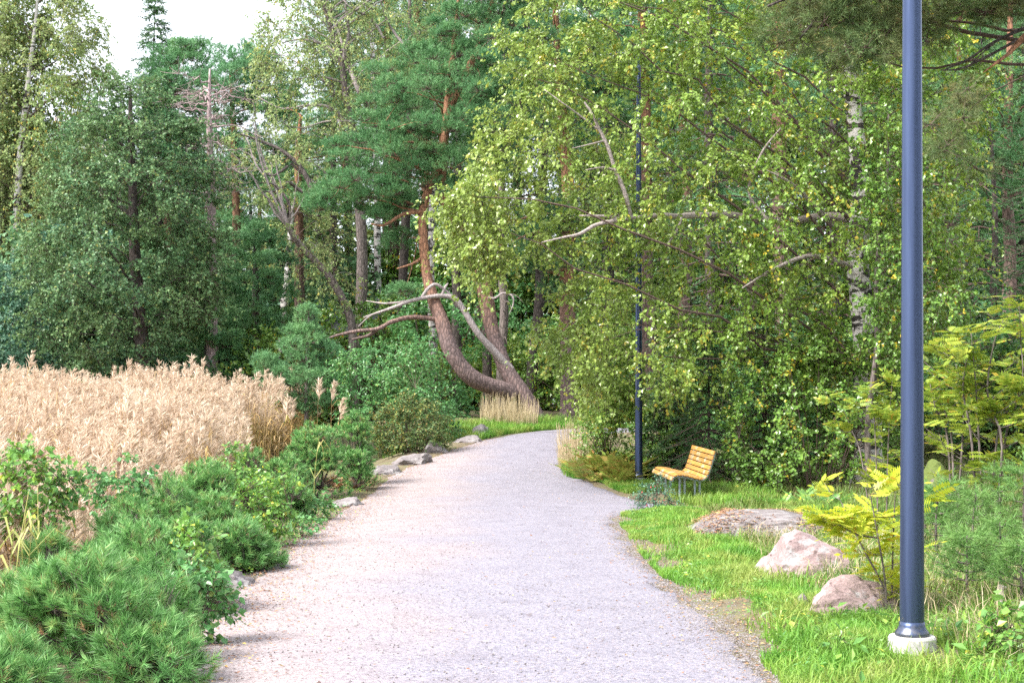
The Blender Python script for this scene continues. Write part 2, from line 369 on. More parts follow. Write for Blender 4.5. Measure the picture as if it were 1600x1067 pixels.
def gravel_mat():
    m, n, b, o = newmat('gravel'); g = n.nodes.new("ShaderNodeNewGeometry"); pos = g.outputs["Position"]
    vo = n.nodes.new("ShaderNodeTexVoronoi"); vo.inputs["Scale"].default_value = 92; n.links.new(pos, vo.inputs["Vector"])
    sep = n.nodes.new("ShaderNodeSeparateColor"); n.links.new(vo.outputs["Color"], sep.inputs[0])
    stones = ramp(n, [(0, (0.084, 0.079, 0.093)), (.18, (0.164, 0.156, 0.190)), (.55, (0.221, 0.210, 0.252)), (.85, (0.272, 0.258, 0.304)), (.95, (0.262, 0.210, 0.215)), (1, (0.375, 0.363, 0.398))], sep.outputs[0]).outputs[0]
    warm = ramp(n, [(0, (0.130, 0.100, 0.100)), (.18, (0.222, 0.181, 0.185)), (.6, (0.299, 0.251, 0.255)), (.9, (0.339, 0.293, 0.288)), (1, (0.421, 0.386, 0.386))], sep.outputs[0]).outputs[0]
    # worn pinkish band on the water side, grey crushed stone on the right: follows the path, from the x position less its curve
    sx = n.nodes.new("ShaderNodeSeparateXYZ"); n.links.new(pos, sx.inputs[0])
    big = noise(n, .55, 4, .6, pos)
    ma = n.nodes.new("ShaderNodeMath"); ma.operation = 'MULTIPLY_ADD'; ma.inputs[1].default_value = 2.6; n.links.new(big.outputs[0], ma.inputs[0]); n.links.new(sx.outputs[0], ma.inputs[2])
    mr = n.nodes.new("ShaderNodeMapRange"); mr.interpolation_type = 'SMOOTHSTEP'; mr.inputs[1].default_value = -.7; mr.inputs[2].default_value = 1.3
    n.links.new(ma.outputs[0], mr.inputs[0])
    c = mixc(n, warm, stones, mr.outputs[0])
    pat = noise(n, 2.2, 5, .6, pos)
    f = ramp(n, [(.30, (.88, .87, .88)), (.5, (1.0, 1.0, 1.0)), (.72, (1.08, 1.08, 1.08))], pat.outputs[0]).outputs[0]; c = mixc(n, c, f, 1.0, 'MULTIPLY')
    n.links.new(c, b.inputs["Base Color"]); b.inputs["Roughness"].default_value = .9; b.inputs["Specular IOR Level"].default_value = .25
    bump(n, vo.outputs["Distance"], .6, .010, b)
    return m
M['gravel'] = gravel_mat()
def soil_mat():
    m, n, b, o = newmat('soil'); g = n.nodes.new("ShaderNodeNewGeometry"); pos = g.outputs["Position"]
    a = noise(n, 1.1, 5, .65, pos); f = noise(n, 38, 4, .7, pos)
    c = ramp(n, [(.3, (.10, .085, .06)), (.5, (.17, .14, .085)), (.62, (.14, .17, .06)), (.8, (.24, .19, .12))], a.outputs[0]).outputs[0]
    c = mixc(n, c, ramp(n, [(.3, (.5, .5, .5)), (.7, (1.4, 1.35, 1.3))], f.outputs[0]).outputs[0], 1.0, 'MULTIPLY')
    n.links.new(c, b.inputs["Base Color"]); b.inputs["Roughness"].default_value = .95; bump(n, f.outputs[0], .8, .03, b)
    return m
M['soil'] = soil_mat()
def rock_mat(name, c0, c1, lich, moss=0.0):
    m, n, b, o = newmat(name); tc = n.nodes.new("ShaderNodeTexCoord"); v = tc.outputs["Object"]
    a = noise(n, 3.2, 6, .65, v); s = noise(n, 45, 3, .7, v); l = noise(n, 5.5, 5, .7, mapping(n, v, (1, 1.3, 1.1)))
    c = ramp(n, [(.3, c0), (.68, c1)], a.outputs[0]).outputs[0]
    c = mixc(n, c, lich, ramp(n, [(.53, (0, 0, 0)), (.62, (.85, .85, .85))], l.outputs[0]).outputs[0])
    c = mixc(n, c, ramp(n, [(.3, (.7, .68, .68)), (.72, (1.22, 1.22, 1.22))], s.outputs[0]).outputs[0], 1.0, 'MULTIPLY')
    sp = noise(n, 16, 2, .5, v); c = mixc(n, c, ramp(n, [(.66, (1, 1, 1)), (.72, (.35, .3, .3))], sp.outputs[0]).outputs[0], 1.0, 'MULTIPLY')
    if moss:
        g = n.nodes.new("ShaderNodeNewGeometry"); sx = n.nodes.new("ShaderNodeSeparateXYZ"); n.links.new(g.outputs["Normal"], sx.inputs[0])
        ad = n.nodes.new("ShaderNodeMath"); ad.operation = 'MULTIPLY_ADD'; ad.inputs[1].default_value = .9; n.links.new(a.outputs[0], ad.inputs[0]); n.links.new(sx.outputs[2], ad.inputs[2])
        c = mixc(n, c, (.085, .115, .02), ramp(n, [(1.25 - moss, (0, 0, 0)), (1.35 - moss, (1, 1, 1))], ad.outputs[0]).outputs[0])
    n.links.new(c, b.inputs["Base Color"]); b.inputs["Roughness"].default_value = .88; bump(n, a.outputs[0], .7, .06, b)
    return m
M['pink_rock'] = rock_mat('pink_rock', (0.202, 0.145, 0.145), (0.326, 0.242, 0.238), (0.299, 0.295, 0.304))
M['grey_rock'] = rock_mat('grey_rock', (0.115, 0.098, 0.098), (0.221, 0.197, 0.201), (0.287, 0.275, 0.279))
M['pale_rock'] = rock_mat('pale_rock', (0.159, 0.139, 0.142), (0.236, 0.212, 0.212), (0.271, 0.260, 0.260))
M['moss_rock'] = rock_mat('moss_rock', (0.131, 0.107, 0.107), (0.246, 0.213, 0.205), (0.295, 0.271, 0.262), .62)
def plain(name, col, rough=.5, metal=0.0, ns=0, amp=.2, spec=.5, bs=0.0):
    m, n, b, o = newmat(name); c = None
    if ns:
        tc = n.nodes.new("ShaderNodeTexCoord"); z = noise(n, ns, 5, .6, tc.outputs["Object"])
        f = ramp(n, [(.3, (1 - amp,) * 3), (.7, (1 + amp,) * 3)], z.outputs[0]).outputs[0]
        n.links.new(mixc(n, col, f, 1.0, 'MULTIPLY'), b.inputs["Base Color"])
        if bs: bump(n, z.outputs[0], bs, .01, b)
    else: b.inputs["Base Color"].default_value = (*col, 1)
    b.inputs["Roughness"].default_value = rough; b.inputs["Metallic"].default_value = metal; b.inputs["Specular IOR Level"].default_value = spec
    return m
def post_paint():
    m, n, b, o = newmat('navy_paint'); tc = n.nodes.new("ShaderNodeTexCoord"); v = tc.outputs["Object"]
    a = noise(n, 1, 5, .65, mapping(n, v, (30, 30, 1.1))); d = noise(n, 26, 4, .7, v); sx = n.nodes.new("ShaderNodeSeparateXYZ"); n.links.new(v, sx.inputs[0])
    c = mixc(n, (.060, .085, .160), ramp(n, [(.3, (.84, .84, .86)), (.7, (1.14, 1.13, 1.1))], a.outputs[0]).outputs[0], 1.0, 'MULTIPLY')
    ml = n.nodes.new("ShaderNodeMath"); ml.operation = 'MULTIPLY_ADD'; ml.inputs[1].default_value = -2.6; ml.inputs[2].default_value = .62; n.links.new(sx.outputs[2], ml.inputs[0])
    ad = n.nodes.new("ShaderNodeMath"); ad.operation = 'ADD'; n.links.new(ml.outputs[0], ad.inputs[0]); n.links.new(d.outputs[0], ad.inputs[1])
    c = mixc(n, c, (.20, .185, .16), ramp(n, [(.62, (0, 0, 0)), (.95, (.7, .7, .7))], ad.outputs[0]).outputs[0])
    c = mixc(n, c, (.36, .37, .38), ramp(n, [(.735, (0, 0, 0)), (.75, (.8, .8, .8))], d.outputs[0]).outputs[0])
    n.links.new(c, b.inputs["Base Color"]); b.inputs["Metallic"].default_value = .8
    n.links.new(ramp(n, [(.3, (.30, .30, .30)), (.7, (.44, .44, .44))], a.outputs[0]).outputs[0], b.inputs["Roughness"]); return m
M['navy_paint'] = post_paint()
M['concrete'] = plain('concrete', (.42, .41, .40), .9, 0, 14, .38, .3, .6)
M['lamp_glass'] = plain('lamp_glass', (.75, .77, .8), .25)
M['steel'] = plain('steel', (.33, .38, .45), .45, .6, 8, .15)
M['brick'] = plain('brick', (.42, .13, .07), .9, 0, 25, .3, .3, .5)
M['stump_wood'] = plain('stump_wood', (.42, .37, .33), .9, 0, 18, .35, .3, .4)
M['water'] = plain('water', (.03, .035, .03), .08)
M['cabin_red'] = plain('cabin_red', (.26, .055, .03), .8, 0, 6, .2)
M['cabin_roof'] = plain('cabin_roof', (.03, .032, .04), .8, 0, 6, .2)
M['cabin_trim'] = plain('cabin_trim', (.45, .44, .44), .7)
M['window_glass'] = plain('window_glass', (.03, .045, .08), .1)
def bench_wood():
    m, n, b, o = newmat('bench_wood'); tc = n.nodes.new("ShaderNodeTexCoord"); g = n.nodes.new("ShaderNodeNewGeometry")
    z = noise(n, 1, 6, .7, mapping(n, tc.outputs["Object"], (46, 1.6, 46)))
    c = ramp(n, [(.28, (.27, .125, .03)), (.5, (.40, .20, .04)), (.72, (.50, .285, .075))], z.outputs[0]).outputs[0]
    c = mixc(n, c, ramp(n, [(0, (.74, .74, .76)), (.5, (1, 1, 1)), (1, (1.14, 1.1, 1.02))], g.outputs["Random Per Island"]).outputs[0], 1.0, 'MULTIPLY')
    p = noise(n, 3.1, 5, .65, mapping(n, tc.outputs["Object"], (2.2, 1, 2.2)))
    c = mixc(n, c, (.42, .37, .29), ramp(n, [(.53, (0, 0, 0)), (.66, (.85, .85, .85))], p.outputs[0]).outputs[0])   # varnish worn off in patches
    bump(n, z.outputs[0], .35, .004, b)
    n.links.new(c, b.inputs["Base Color"]); b.inputs["Roughness"].default_value = .6
    return m
M['bench_wood'] = bench_wood()

# ================================================================== THE SETTING
def grid_sheet(name, xs, ys, mat):
    X, Y = np.meshgrid(xs, ys); Z = zf(X, Y)
    # the made path lies in a shallow bed
    d = np.minimum(X - xl(Y), xr(Y) - X); Z = Z - .03 * sm(.05, .4, d) * (Y < 41)
    mb = MB(); nx, ny = len(xs), len(ys)
    i = (np.arange(ny - 1)[:, None] * nx + np.arange(nx - 1)[None]).ravel()
    mb.add(np.stack([X, Y, Z], -1).reshape(-1, 3), np.stack([i, i + 1, i + nx + 1, i + nx], 1), None)
    return tag(mb.build(name, mat, smooth=True), kind='structure')
xs = np.concatenate([[-600, -200, -100, -60, -40, -30, -24, -20], np.arange(-18, -5, .5), np.arange(-5, 7, .12), np.arange(7, 20, .5), [22, 26, 32, 40, 60, 100, 200, 600]])
ys = np.concatenate([[-60, -20, -8, 0, 4], np.arange(6, 44, .16), np.arange(44, 80, 1.5), [82, 90, 110, 150, 250, 600]])
grid_sheet('ground', xs, ys, M['soil'])

def path_sheet():
    L = np.array([(-2.0, -8), (-2.0, 2), *[(x, y) for y, x in LE[1:]]])
    Rr = np.array([(1.6, -8), (1.6, 2), *[(x, y) for y, x in RE[1:]]])
    def res(p, n):
        d = np.concatenate([[0], np.cumsum(np.linalg.norm(np.diff(p, axis=0), axis=1))]); s = np.linspace(0, d[-1], n)
        return np.stack([np.interp(s, d, p[:, 0]), np.interp(s, d, p[:, 1])], 1)
    rg = np.random.default_rng(3)
    # rows run across the path at equal Y as far as the bend, then fan round it
    yr = np.concatenate([np.linspace(-8, 6, 8), np.arange(6.1, 39, .08)])
    rows = [((xl(y), y), (xr(y), y)) for y in yr]
    la = res(L[np.argmax(L[:, 1] >= 39):], 40); ra = res(Rr[np.argmax(Rr[:, 1] >= 38.6):], 40)
    rows += [(tuple(a), tuple(b)) for a, b in zip(la, ra)]
    A = np.array([r[0] for r in rows]); B = np.array([r[1] for r in rows]); n = len(A)
    ja = np.convolve(rg.normal(0, .12, n + 8), np.ones(9) / 4.5, 'valid') * .55; jb = np.convolve(rg.normal(0, .12, n + 8), np.ones(9) / 4.5, 'valid') * .75
    u = np.array([0, .008, .03, .06] + list(np.linspace(.1, .9, 26)) + [.94, .97, .992, 1.0])
    XY = A[:, None] * (1 - u)[None, :, None] + B[:, None] * u[None, :, None]
    XY[:, :, 0] += ja[:, None] * np.clip(1 - u * 4, 0, 1)[None] + jb[:, None] * np.clip(u * 4 - 3, 0, 1)[None]
    crown = np.minimum(u, 1 - u)
    Z = zf(XY[..., 0], XY[..., 1]); wear = bumps(XY[..., 0] * .6, XY[..., 1] * .4) * .008
    inside = (crown > 0.012)[None]
    Z = np.where(inside, base(XY[..., 1]) + .012 + .05 * sm(.0, .35, crown)[None] + wear, Z - .06)
    mb = MB(); m = len(u)
    i = (np.arange(n - 1)[:, None] * m + np.arange(m - 1)[None]).ravel()
    mb.add(np.concatenate([XY, Z[..., None]], -1).reshape(-1, 3), np.stack([i, i + 1, i + m + 1, i + m], 1), None)
    tag(mb.build('path', M['gravel'], smooth=True), kind='structure')
path_sheet()
mb = MB(); mb.add([(-300, -60, -.62), (-5.2, -60, -.62), (-5.2, 42, -.62), (-300, 42, -.62)], [(0, 1, 2, 3)])
tag(mb.build('water', M['water']), kind='structure')

# ================================================================== PLANT BUILDERS
def attach(mb_t, rg, C, trunk, rise=.55, nmain=14, sag=.0, rmul=1.0, m=0):
    """limbs from the trunk to some clumps, smaller branches from those limbs to the rest"""
    k = len(C); nmain = min(nmain, k); tp = np.concatenate(trunk)
    mi = rg.choice(k, nmain, replace=False)
    def near(c):
        hd = np.linalg.norm(tp[None, :, :2] - c[:, None, :2], axis=-1); want = c[:, None, 2] - rise * hd
        return np.argmin(np.abs(tp[None, :, 2] - want) + .35 * hd, axis=1)
    A = tp[near(C[mi])]; B = C[mi]; ln = np.linalg.norm(B - A, axis=1)
    mid = A * .45 + B * .55 + np.array([0, 0, 1.0]) * (ln * .12 - sag)[:, None] + rg.normal(0, .07, A.shape) * ln[:, None]
    c = bezier(A, mid, B, 9); w = rg.normal(0, .012, c.shape) * ln[:, None, None]; w[:, 0] = 0; c = c + w
    r0 = np.clip(.0105 * ln + .008, .01, .09) * rmul
    tubes(mb_t, c, r0[:, None] * np.linspace(1, .22, 9)[None], 6, m)
    rest = np.setdiff1d(np.arange(k), mi)
    if len(rest):
        # the rest hang on in order of distance, each on the nearest wood there is by then, so boughs fork and fork again
        q = list(c[:, 2:].reshape(-1, 3)); d0 = np.min(np.linalg.norm(np.array(q)[None] - C[rest][:, None], axis=-1), axis=1); rest = rest[np.argsort(d0)]
        buf = np.zeros((len(q) + 3 * len(rest), 3)); buf[:len(q)] = q; nb = len(q); cs = []; ls = []
        for i in rest:
            D = C[i]; dd = np.linalg.norm(buf[:nb] - D, axis=1) + .3 * np.abs(buf[:nb, 2] - D[2] + .3)
            A2 = buf[np.argmin(dd)]; l2 = np.linalg.norm(D - A2); md = (A2 + D) / 2 + rg.normal(0, .12, 3) * l2 + np.array([0, 0, .1]) * l2
            cc = bezier(A2[None], md[None], D[None], 5)[0]; cs.append(cc); ls.append(l2); buf[nb:nb + 3] = cc[2:]; nb += 3
        l2 = np.array(ls); tubes(mb_t, np.array(cs), (np.clip(.007 * l2 + .004, .005, .03) * rmul)[:, None] * np.linspace(1, .3, 5)[None], 4, m)

def foliage(mb_l, mb_b, rg, C, r, ntw=10, nlf=14, L=.5, droop=.25, ll=.06, lw=.045, hang=.5, tw=.004, flat=.8, outw=.6, vl=0):
    """twigs sprayed from every clump centre, leaves set along the twigs"""
    k = len(C); ctr = C.mean(0); ow = nrm((C - ctr) * np.array([1, 1, .7]))
    rr = r * rg.uniform(.65, 1.3, k)
    T = k * ntw; Cr = np.repeat(C, ntw, 0); O = np.repeat(ow, ntw, 0); RR = np.repeat(rr, ntw)
    d = nrm(rg.normal(size=(T, 3)) * np.array([1, 1, flat]) + O * outw)
    s = Cr + rg.normal(size=(T, 3)) * RR[:, None] * .22
    ln = L * rg.uniform(.6, 1.25, T) * RR / r
    t = np.linspace(0, 1, 4)
    c = s[:, None] + d[:, None] * (t[None, :] * ln[:, None])[..., None] - np.array([0, 0, 1.0]) * (droop * ln[:, None] * t[None] ** 2)[..., None]
    if mb_b is not None: tubes(mb_b, c, tw * np.linspace(1, .4, 4)[None] * np.ones((T, 1)), 3, 0)
    nd = (nlf + 1) // 2; u = np.repeat(rg.uniform(.12, 1.02, (T, nd)), 2, axis=1)[:, :nlf]; uu = u[..., None]      # leaves sit in pairs at the buds
    p = s[:, None] + d[:, None] * uu * ln[:, None, None] - np.array([0, 0, 1.0]) * (droop * ln[:, None, None] * uu ** 2)
    p = p.reshape(-1, 3) + rg.normal(0, .019 * max(1, ll / .07), (T * nlf, 3))
    dd = np.repeat(d, nlf, 0); oo = np.repeat(O, nlf, 0)
    ax = nrm(dd * .5 + np.array([0, 0, -hang]) + rg.normal(0, .55, dd.shape))
    nn = nrm(oo * .6 + np.array([0, 0, .75]) + rg.normal(0, .55, dd.shape))
    z = rg.uniform(.5, 1.3, len(p))
    leaves(mb_l, p, ax, nn, ll * z, lw * z, vl)

def tufts(mb_l, mb_b, rg, C, r, nsh=40, K=12, slen=.14, nl=.08, nw=.008, flat=.6, up=.6, fwd=.55, tw=.006, low=-.35):
    """pine pads: shoots over the upper shell of every clump, each shoot a bottle brush of needles"""
    k = len(C); ctr = C.mean(0); ow = nrm((C - ctr) * np.array([1, 1, .4]))
    rr = np.repeat(r * rg.uniform(.6, 1.3, k), nsh); Cr = np.repeat(C, nsh, 0); O = np.repeat(ow, nsh, 0)
    d = nrm(rg.normal(size=(k * nsh, 3))); d[:, 2] = np.where(d[:, 2] < low, -d[:, 2], d[:, 2])
    p = Cr + d * rr[:, None] * np.array([1, 1, flat]) * rg.uniform(.45, 1.0, len(d))[:, None]
    sd = nrm(d * np.array([.9, .9, .6]) + np.array([0, 0, up]) + O * .3 + rg.normal(0, .25, d.shape))
    needles(mb_l, rg, p, sd, slen * rg.uniform(.7, 1.2, len(p)), K, nl, nw, fwd)
    if mb_b is not None:
        e = rg.random(len(p)) < .3
        a = Cr[e]; b = p[e] + sd[e] * slen * .5
        tubes(mb_b, bezier(a, (a + b) / 2 + np.array([0, 0, -.05]), b, 4), tw * np.linspace(1, .35, 4)[None] * np.ones((e.sum(), 1)), 3, 0)

def trunk_of(mb, pts, r, n=22, seg=10, flare=1.35, rg=None, wob=.03, m=0):
    p = spline(pts, n); rr = np.interp(np.linspace(0, 1, n), np.linspace(0, 1, len(r)), r)
    rr[0] *= flare; rr[1] *= 1 + (flare - 1) * .4
    if rg is not None: rr = rr * (1 + rg.normal(0, wob, n))
    p[0, 2] -= .12
    tubes(mb, p, rr, seg, m, cap=True)
    return p

def spruce(root, rg, o, H, Rm, z0=.4, nwh=26, nbr=6, ntw=12, K=8, nl=.05, nw=.02, slen=.3, mat='spruce_needle', droop=.35, rtr=None, gaps=.0):
    o = np.asarray(o, float); t = MB(); l = MB(); b = MB()
    r0 = rtr or H * .012
    trunk_of(t, [o, o + [rg.normal(0, .02) * H, 0, H * .5], o + [0, 0, H]], [r0, r0 * .6, .01], 12, 8)
    zs = z0 + (H - z0 - .1) * (np.linspace(0, 1, nwh) ** .95)
    Pn = []; Dn = []; Bc = []; Br = []
    for z in zs:
        rl = Rm * (1 - (z - z0) / (H - z0)) ** .85 + .06
        a0 = rg.uniform(0, 6.28)
        for j in range(nbr):
            if rg.random() < gaps: continue
            a = a0 + 6.283 * j / nbr + rg.normal(0, .2); ln = rl * rg.uniform(.7, 1.15)
            dh = np.array([math.cos(a), math.sin(a), 0]); dz = rg.normal(-.02, .1)
            s = o + [0, 0, z]; tt = np.linspace(0, 1, 5)[:, None]
            c = s + dh * ln * tt + np.array([0, 0, 1]) * (dz * ln * tt - droop * ln * tt ** 1.6 + .16 * ln * tt ** 4)
            Bc.append(c); Br.append(np.linspace(.02, .004, 5) * (.5 + ln * .5))
            u = rg.uniform(.15, 1, ntw); q = s + dh * ln * u[:, None] + np.array([0, 0, 1]) * (dz * ln * u - droop * ln * u ** 1.6 + .16 * ln * u ** 4)[:, None]
            sg = np.where(rg.random(ntw) < .5, 1, -1); sd = np.array([-dh[1], dh[0], 0])
            Pn.append(q); Dn.append(dh * .75 + sd * sg[:, None] * rg.uniform(.3, 1.1, ntw)[:, None] + np.stack([np.zeros(ntw), np.zeros(ntw), rg.uniform(-.6, .1, ntw)], 1))
    tubes(b, np.array(Bc), np.array(Br), 4)
    Pn = np.concatenate(Pn); Dn = np.concatenate(Dn)
    needles(l, rg, Pn, Dn, slen * rg.uniform(.6, 1.2, len(Pn)), K, nl, nw, .8)
    top = np.repeat((o + [0, 0, H - .25])[None], 8, 0) + rg.normal(0, .05, (8, 3)); needles(l, rg, top, np.tile([0, 0, 1.0], (8, 1)) + rg.normal(0, .3, (8, 3)), .4, K, nl, nw, .8)
    t.build('trunk', M['dark_bark'], root, True); b.build('branches', M['twig'], root); l.build('crown', M[mat], root)

def pine_shrub(name, label, px, py, Y, wpx, hpx, rg, dens=95, K=40, nl=.062, nw=.0034, slen=.10, mat='dwarf_needle', up=.7, lobes=7, cat='pine shrub', group=None, base_pt=None):
    """a bushy young pine: stems fan from the base, every shoot a brush of long needles"""
    g = onground(px, Y); wm = wpx / F * Y; top = EYE - (py - HZ) / F * Y
    h = max(top - g[2] - .04, .22)
    root = thing(name, label, cat, g, group)
    b = MB(); l = MB(); C = []
    for i in range(lobes):
        a = 6.283 * (i + rg.uniform(-.3, .3)) / lobes; q = rg.uniform(.25, .62) if i else 0
        zz = h * (rg.uniform(.32, .64) if i else .66)
        C.append((g[0] + math.cos(a) * q * wm * .5 * 1.15, Y + math.sin(a) * q * wm * .5 * 1.15, g[2] + zz))
    C = np.array(C); rl = np.clip(wm * .20, .09, .34) * rg.uniform(.8, 1.2, lobes); rl[0] = min(h * .34, rl[0] * 1.2)
    A = np.repeat(g[None], lobes, 0) + rg.normal(0, .03, C.shape) - [0, 0, .05]
    st = bezier(A, (A + C) / 2 + rg.normal(0, .05, C.shape) - [0, 0, .04], C, 6)
    tubes(b, st, (.012 + .010 * wm) * np.linspace(1, .45, 6)[None] * np.ones((lobes, 1)), 6)
    Ps = []; Ds = []; Sc = []
    for c, r in zip(C, rl):
        n = int(dens * (r / .3) ** 1.5) + 14
        d = nrm(rg.normal(size=(n, 3))); d[:, 2] = np.where(d[:, 2] < -.45, -d[:, 2], d[:, 2])
        Ps.append(c + d * r * rg.uniform(.5, 1.15, n)[:, None] * np.array([1, 1, 1.05])); Ds.append(d * .8 + np.array([0, 0, up])); Sc.append(np.repeat(c[None], n, 0))
    # skirt of low shoots, so the foliage comes down to the ground
    n = int(dens * .8); a = rg.uniform(0, 6.283, n); q = wm * .5 * np.sqrt(rg.uniform(.1, 1, n)) * .95
    sp = np.stack([g[0] + np.cos(a) * q, Y + np.sin(a) * q, g[2] + h * rg.uniform(.06, .42, n)], 1); Ps.append(sp)
    Ds.append(np.stack([np.cos(a), np.sin(a), np.full(n, .7)], 1)); Sc.append(np.repeat((g + [0, 0, h * .15])[None], n, 0))
    Ps = np.concatenate(Ps); Ds = nrm(np.concatenate(Ds) + rg.normal(0, .22, Ps.shape)); Sc = np.concatenate(Sc)
    Ps[:, 2] = np.maximum(Ps[:, 2], zf(Ps[:, 0], Ps[:, 1]) + .03)
    n = len(Ps) // 9; k = rg.integers(0, len(Ps), n); dead = MB(); needles(dead, rg, Ps[k] * .75 + Sc[k] * .25, Ds[k], slen, K // 2, nl * .8, nw, .9)
    needles(l, rg, Ps, Ds, slen * rg.uniform(.7, 1.4, len(Ps)), K, nl, nw, .85)
    tubes(b, bezier(Sc, (Sc + Ps) / 2 - [0, 0, .03], Ps + Ds * slen * .7, 4), np.array([.006, .005, .004, .003])[None] * np.ones((len(Ps), 1)), 3)
    b.build('stem', M['grey_bark'], root, True); l.build('needles', M[mat], root); dead.build('dry_needles', M['litter'], root)
    return root

def leafy_shrub(name, label, poly, Y, D, step, rg, mat, cat='shrub', group=None, base_px=None, bark='twig', clump=.22, ntw=7, nlf=12, L=.3, ll=.05, lw=.035, droop=.15, hang=.25, layers=3, nstem=9, keep=1.0, stem_r=.012):
    C = fill(rg, poly, Y, D, step, layers, keep); gz = zf(C[:, 0], C[:, 1]); k_ = C[:, 2] > gz + .06
    if k_.sum() < 4: C[:, 2] = np.maximum(C[:, 2], gz + .10)
    else: C = C[k_]
    p = np.asarray(poly, float); bx = base_px if base_px is not None else p[:, 0].mean()
    g = onground(bx, Y); root = thing(name, label, cat, g, group); b = MB(); l = MB()
    mi = rg.choice(len(C), min(nstem, len(C)), replace=False)
    A = np.stack([g[0] + (C[mi, 0] - g[0]) * .25, Y + (C[mi, 1] - Y) * .25, np.zeros(len(mi))], 1); A[:, 2] = zf(A[:, 0], A[:, 1]) - .05
    st = bezier(A, np.stack([A[:, 0] * .7 + C[mi, 0] * .3, A[:, 1] * .7 + C[mi, 1] * .3, A[:, 2] * .4 + C[mi, 2] * .6], 1), C[mi], 7)
    tubes(b, st, stem_r * np.linspace(1, .35, 7)[None] * np.ones((len(mi), 1)), 6)
    q = st[:, 2:].reshape(-1, 3); rest = np.setdiff1d(np.arange(len(C)), mi)
    if len(rest):
        j = np.argmin(np.linalg.norm(q[None] - C[rest][:, None], axis=-1), axis=1)
        tubes(b, bezier(q[j], (q[j] + C[rest]) / 2 + [0, 0, .04], C[rest], 4), .005 * np.linspace(1, .5, 4)[None] * np.ones((len(rest), 1)), 3)
    foliage(l, b, rg, C, clump, ntw, nlf, L, droop, ll, lw, hang, .003)
    b.build('stems', M[bark], root); l.build('foliage', M[mat], root)
    return root

def leaf_pinnate(pairs, L, lw, ll):
    """one rowan leaf: rachis along +X with paired leaflets, drooping a little"""
    V = []; Q = []; T = []
    def lf(p, a, L_, W_):
        a = np.array(a, float); a /= np.linalg.norm(a); b = np.cross([0, 0, 1], a); b /= np.linalg.norm(b); i = len(V)
        V.extend([p, p + a * L_ * .45 + b * W_ * .5, p + a * L_, p + a * L_ * .45 - b * W_ * .5]); Q.append((i, i + 1, i + 2, i + 3))
    for k in range(pairs):
        x = L * (.22 + .72 * k / pairs); z = -.25 * L * (x / L) ** 2; p = np.array([x, 0, z]); s = math.sin(math.pi * (.25 + .65 * k / pairs))
        for sg in (1, -1): lf(p, (.45, sg, -.18), ll * (.6 + .4 * s), lw)
    lf(np.array([L * .95, 0, -.24 * L]), (1, 0, -.4), ll, lw)
    i = len(V); V.extend([np.array([0, -.0015, 0]), np.array([0, .0015, 0]), np.array([L, .001, -.25 * L]), np.array([L, -.001, -.25 * L])]); Q.append((i, i + 1, i + 2, i + 3))
    return np.array(V), Q

def rowan(name, label, base, stems, mat, rg, nleaf, L, bark='grey_bark', cat='rowan', group=None, r0=.012, start=.35, pairs=6, side=5):
    root = thing(name, label, cat, base, group); b = MB(); l = MB(); Pn = []; Dn = []
    for st in stems:
        c = limb(b, st, [r0, r0 * .7, r0 * .25], 14, 6, rg=rg, wob=.03)
        k0 = int(14 * start)
        for j in range(side):
            i = rg.integers(max(k0 - 2, 2), 13); a = c[i]; an = rg.uniform(0, 6.283); ln = rg.uniform(.18, .5) * np.linalg.norm(c[-1] - c[0]) * .55
            e = a + np.array([math.cos(an) * ln, math.sin(an) * ln, ln * rg.uniform(.2, .8)])
            br = limb(b, [a, (a + e) / 2 - [0, 0, .03], e], [r0 * .4, r0 * .15], 6, 4)
            k = max(2, nleaf // (side + 1)); i2 = rg.integers(2, 6, k); Pn.append(br[i2]); aa = rg.uniform(0, 6.283, k)
            Dn.append(np.stack([np.cos(aa), np.sin(aa), rg.uniform(.0, .7, k)], 1))
        k = max(3, nleaf // (side + 1)); i2 = rg.integers(k0 + 2, 14, k); Pn.append(c[i2]); aa = rg.uniform(0, 6.283, k)
        Dn.append(np.stack([np.cos(aa), np.sin(aa), rg.uniform(.1, .9, k)], 1))
    Pn = np.concatenate(Pn); Dn = np.concatenate(Dn)
    tv, tq = leaf_pinnate(pairs, L, L * .15, L * .36)
    Mx = frames(Dn, np.tile([0, 0, 1.0], (len(Dn), 1)) + rg.normal(0, .5, Dn.shape)) * rg.uniform(.65, 1.15, len(Dn))[:, None, None]
    replicate(l, tv, tq, None, Mx, Pn)
    b.build('stems', M[bark], root, True); l.build('foliage', M[mat], root)
    return root

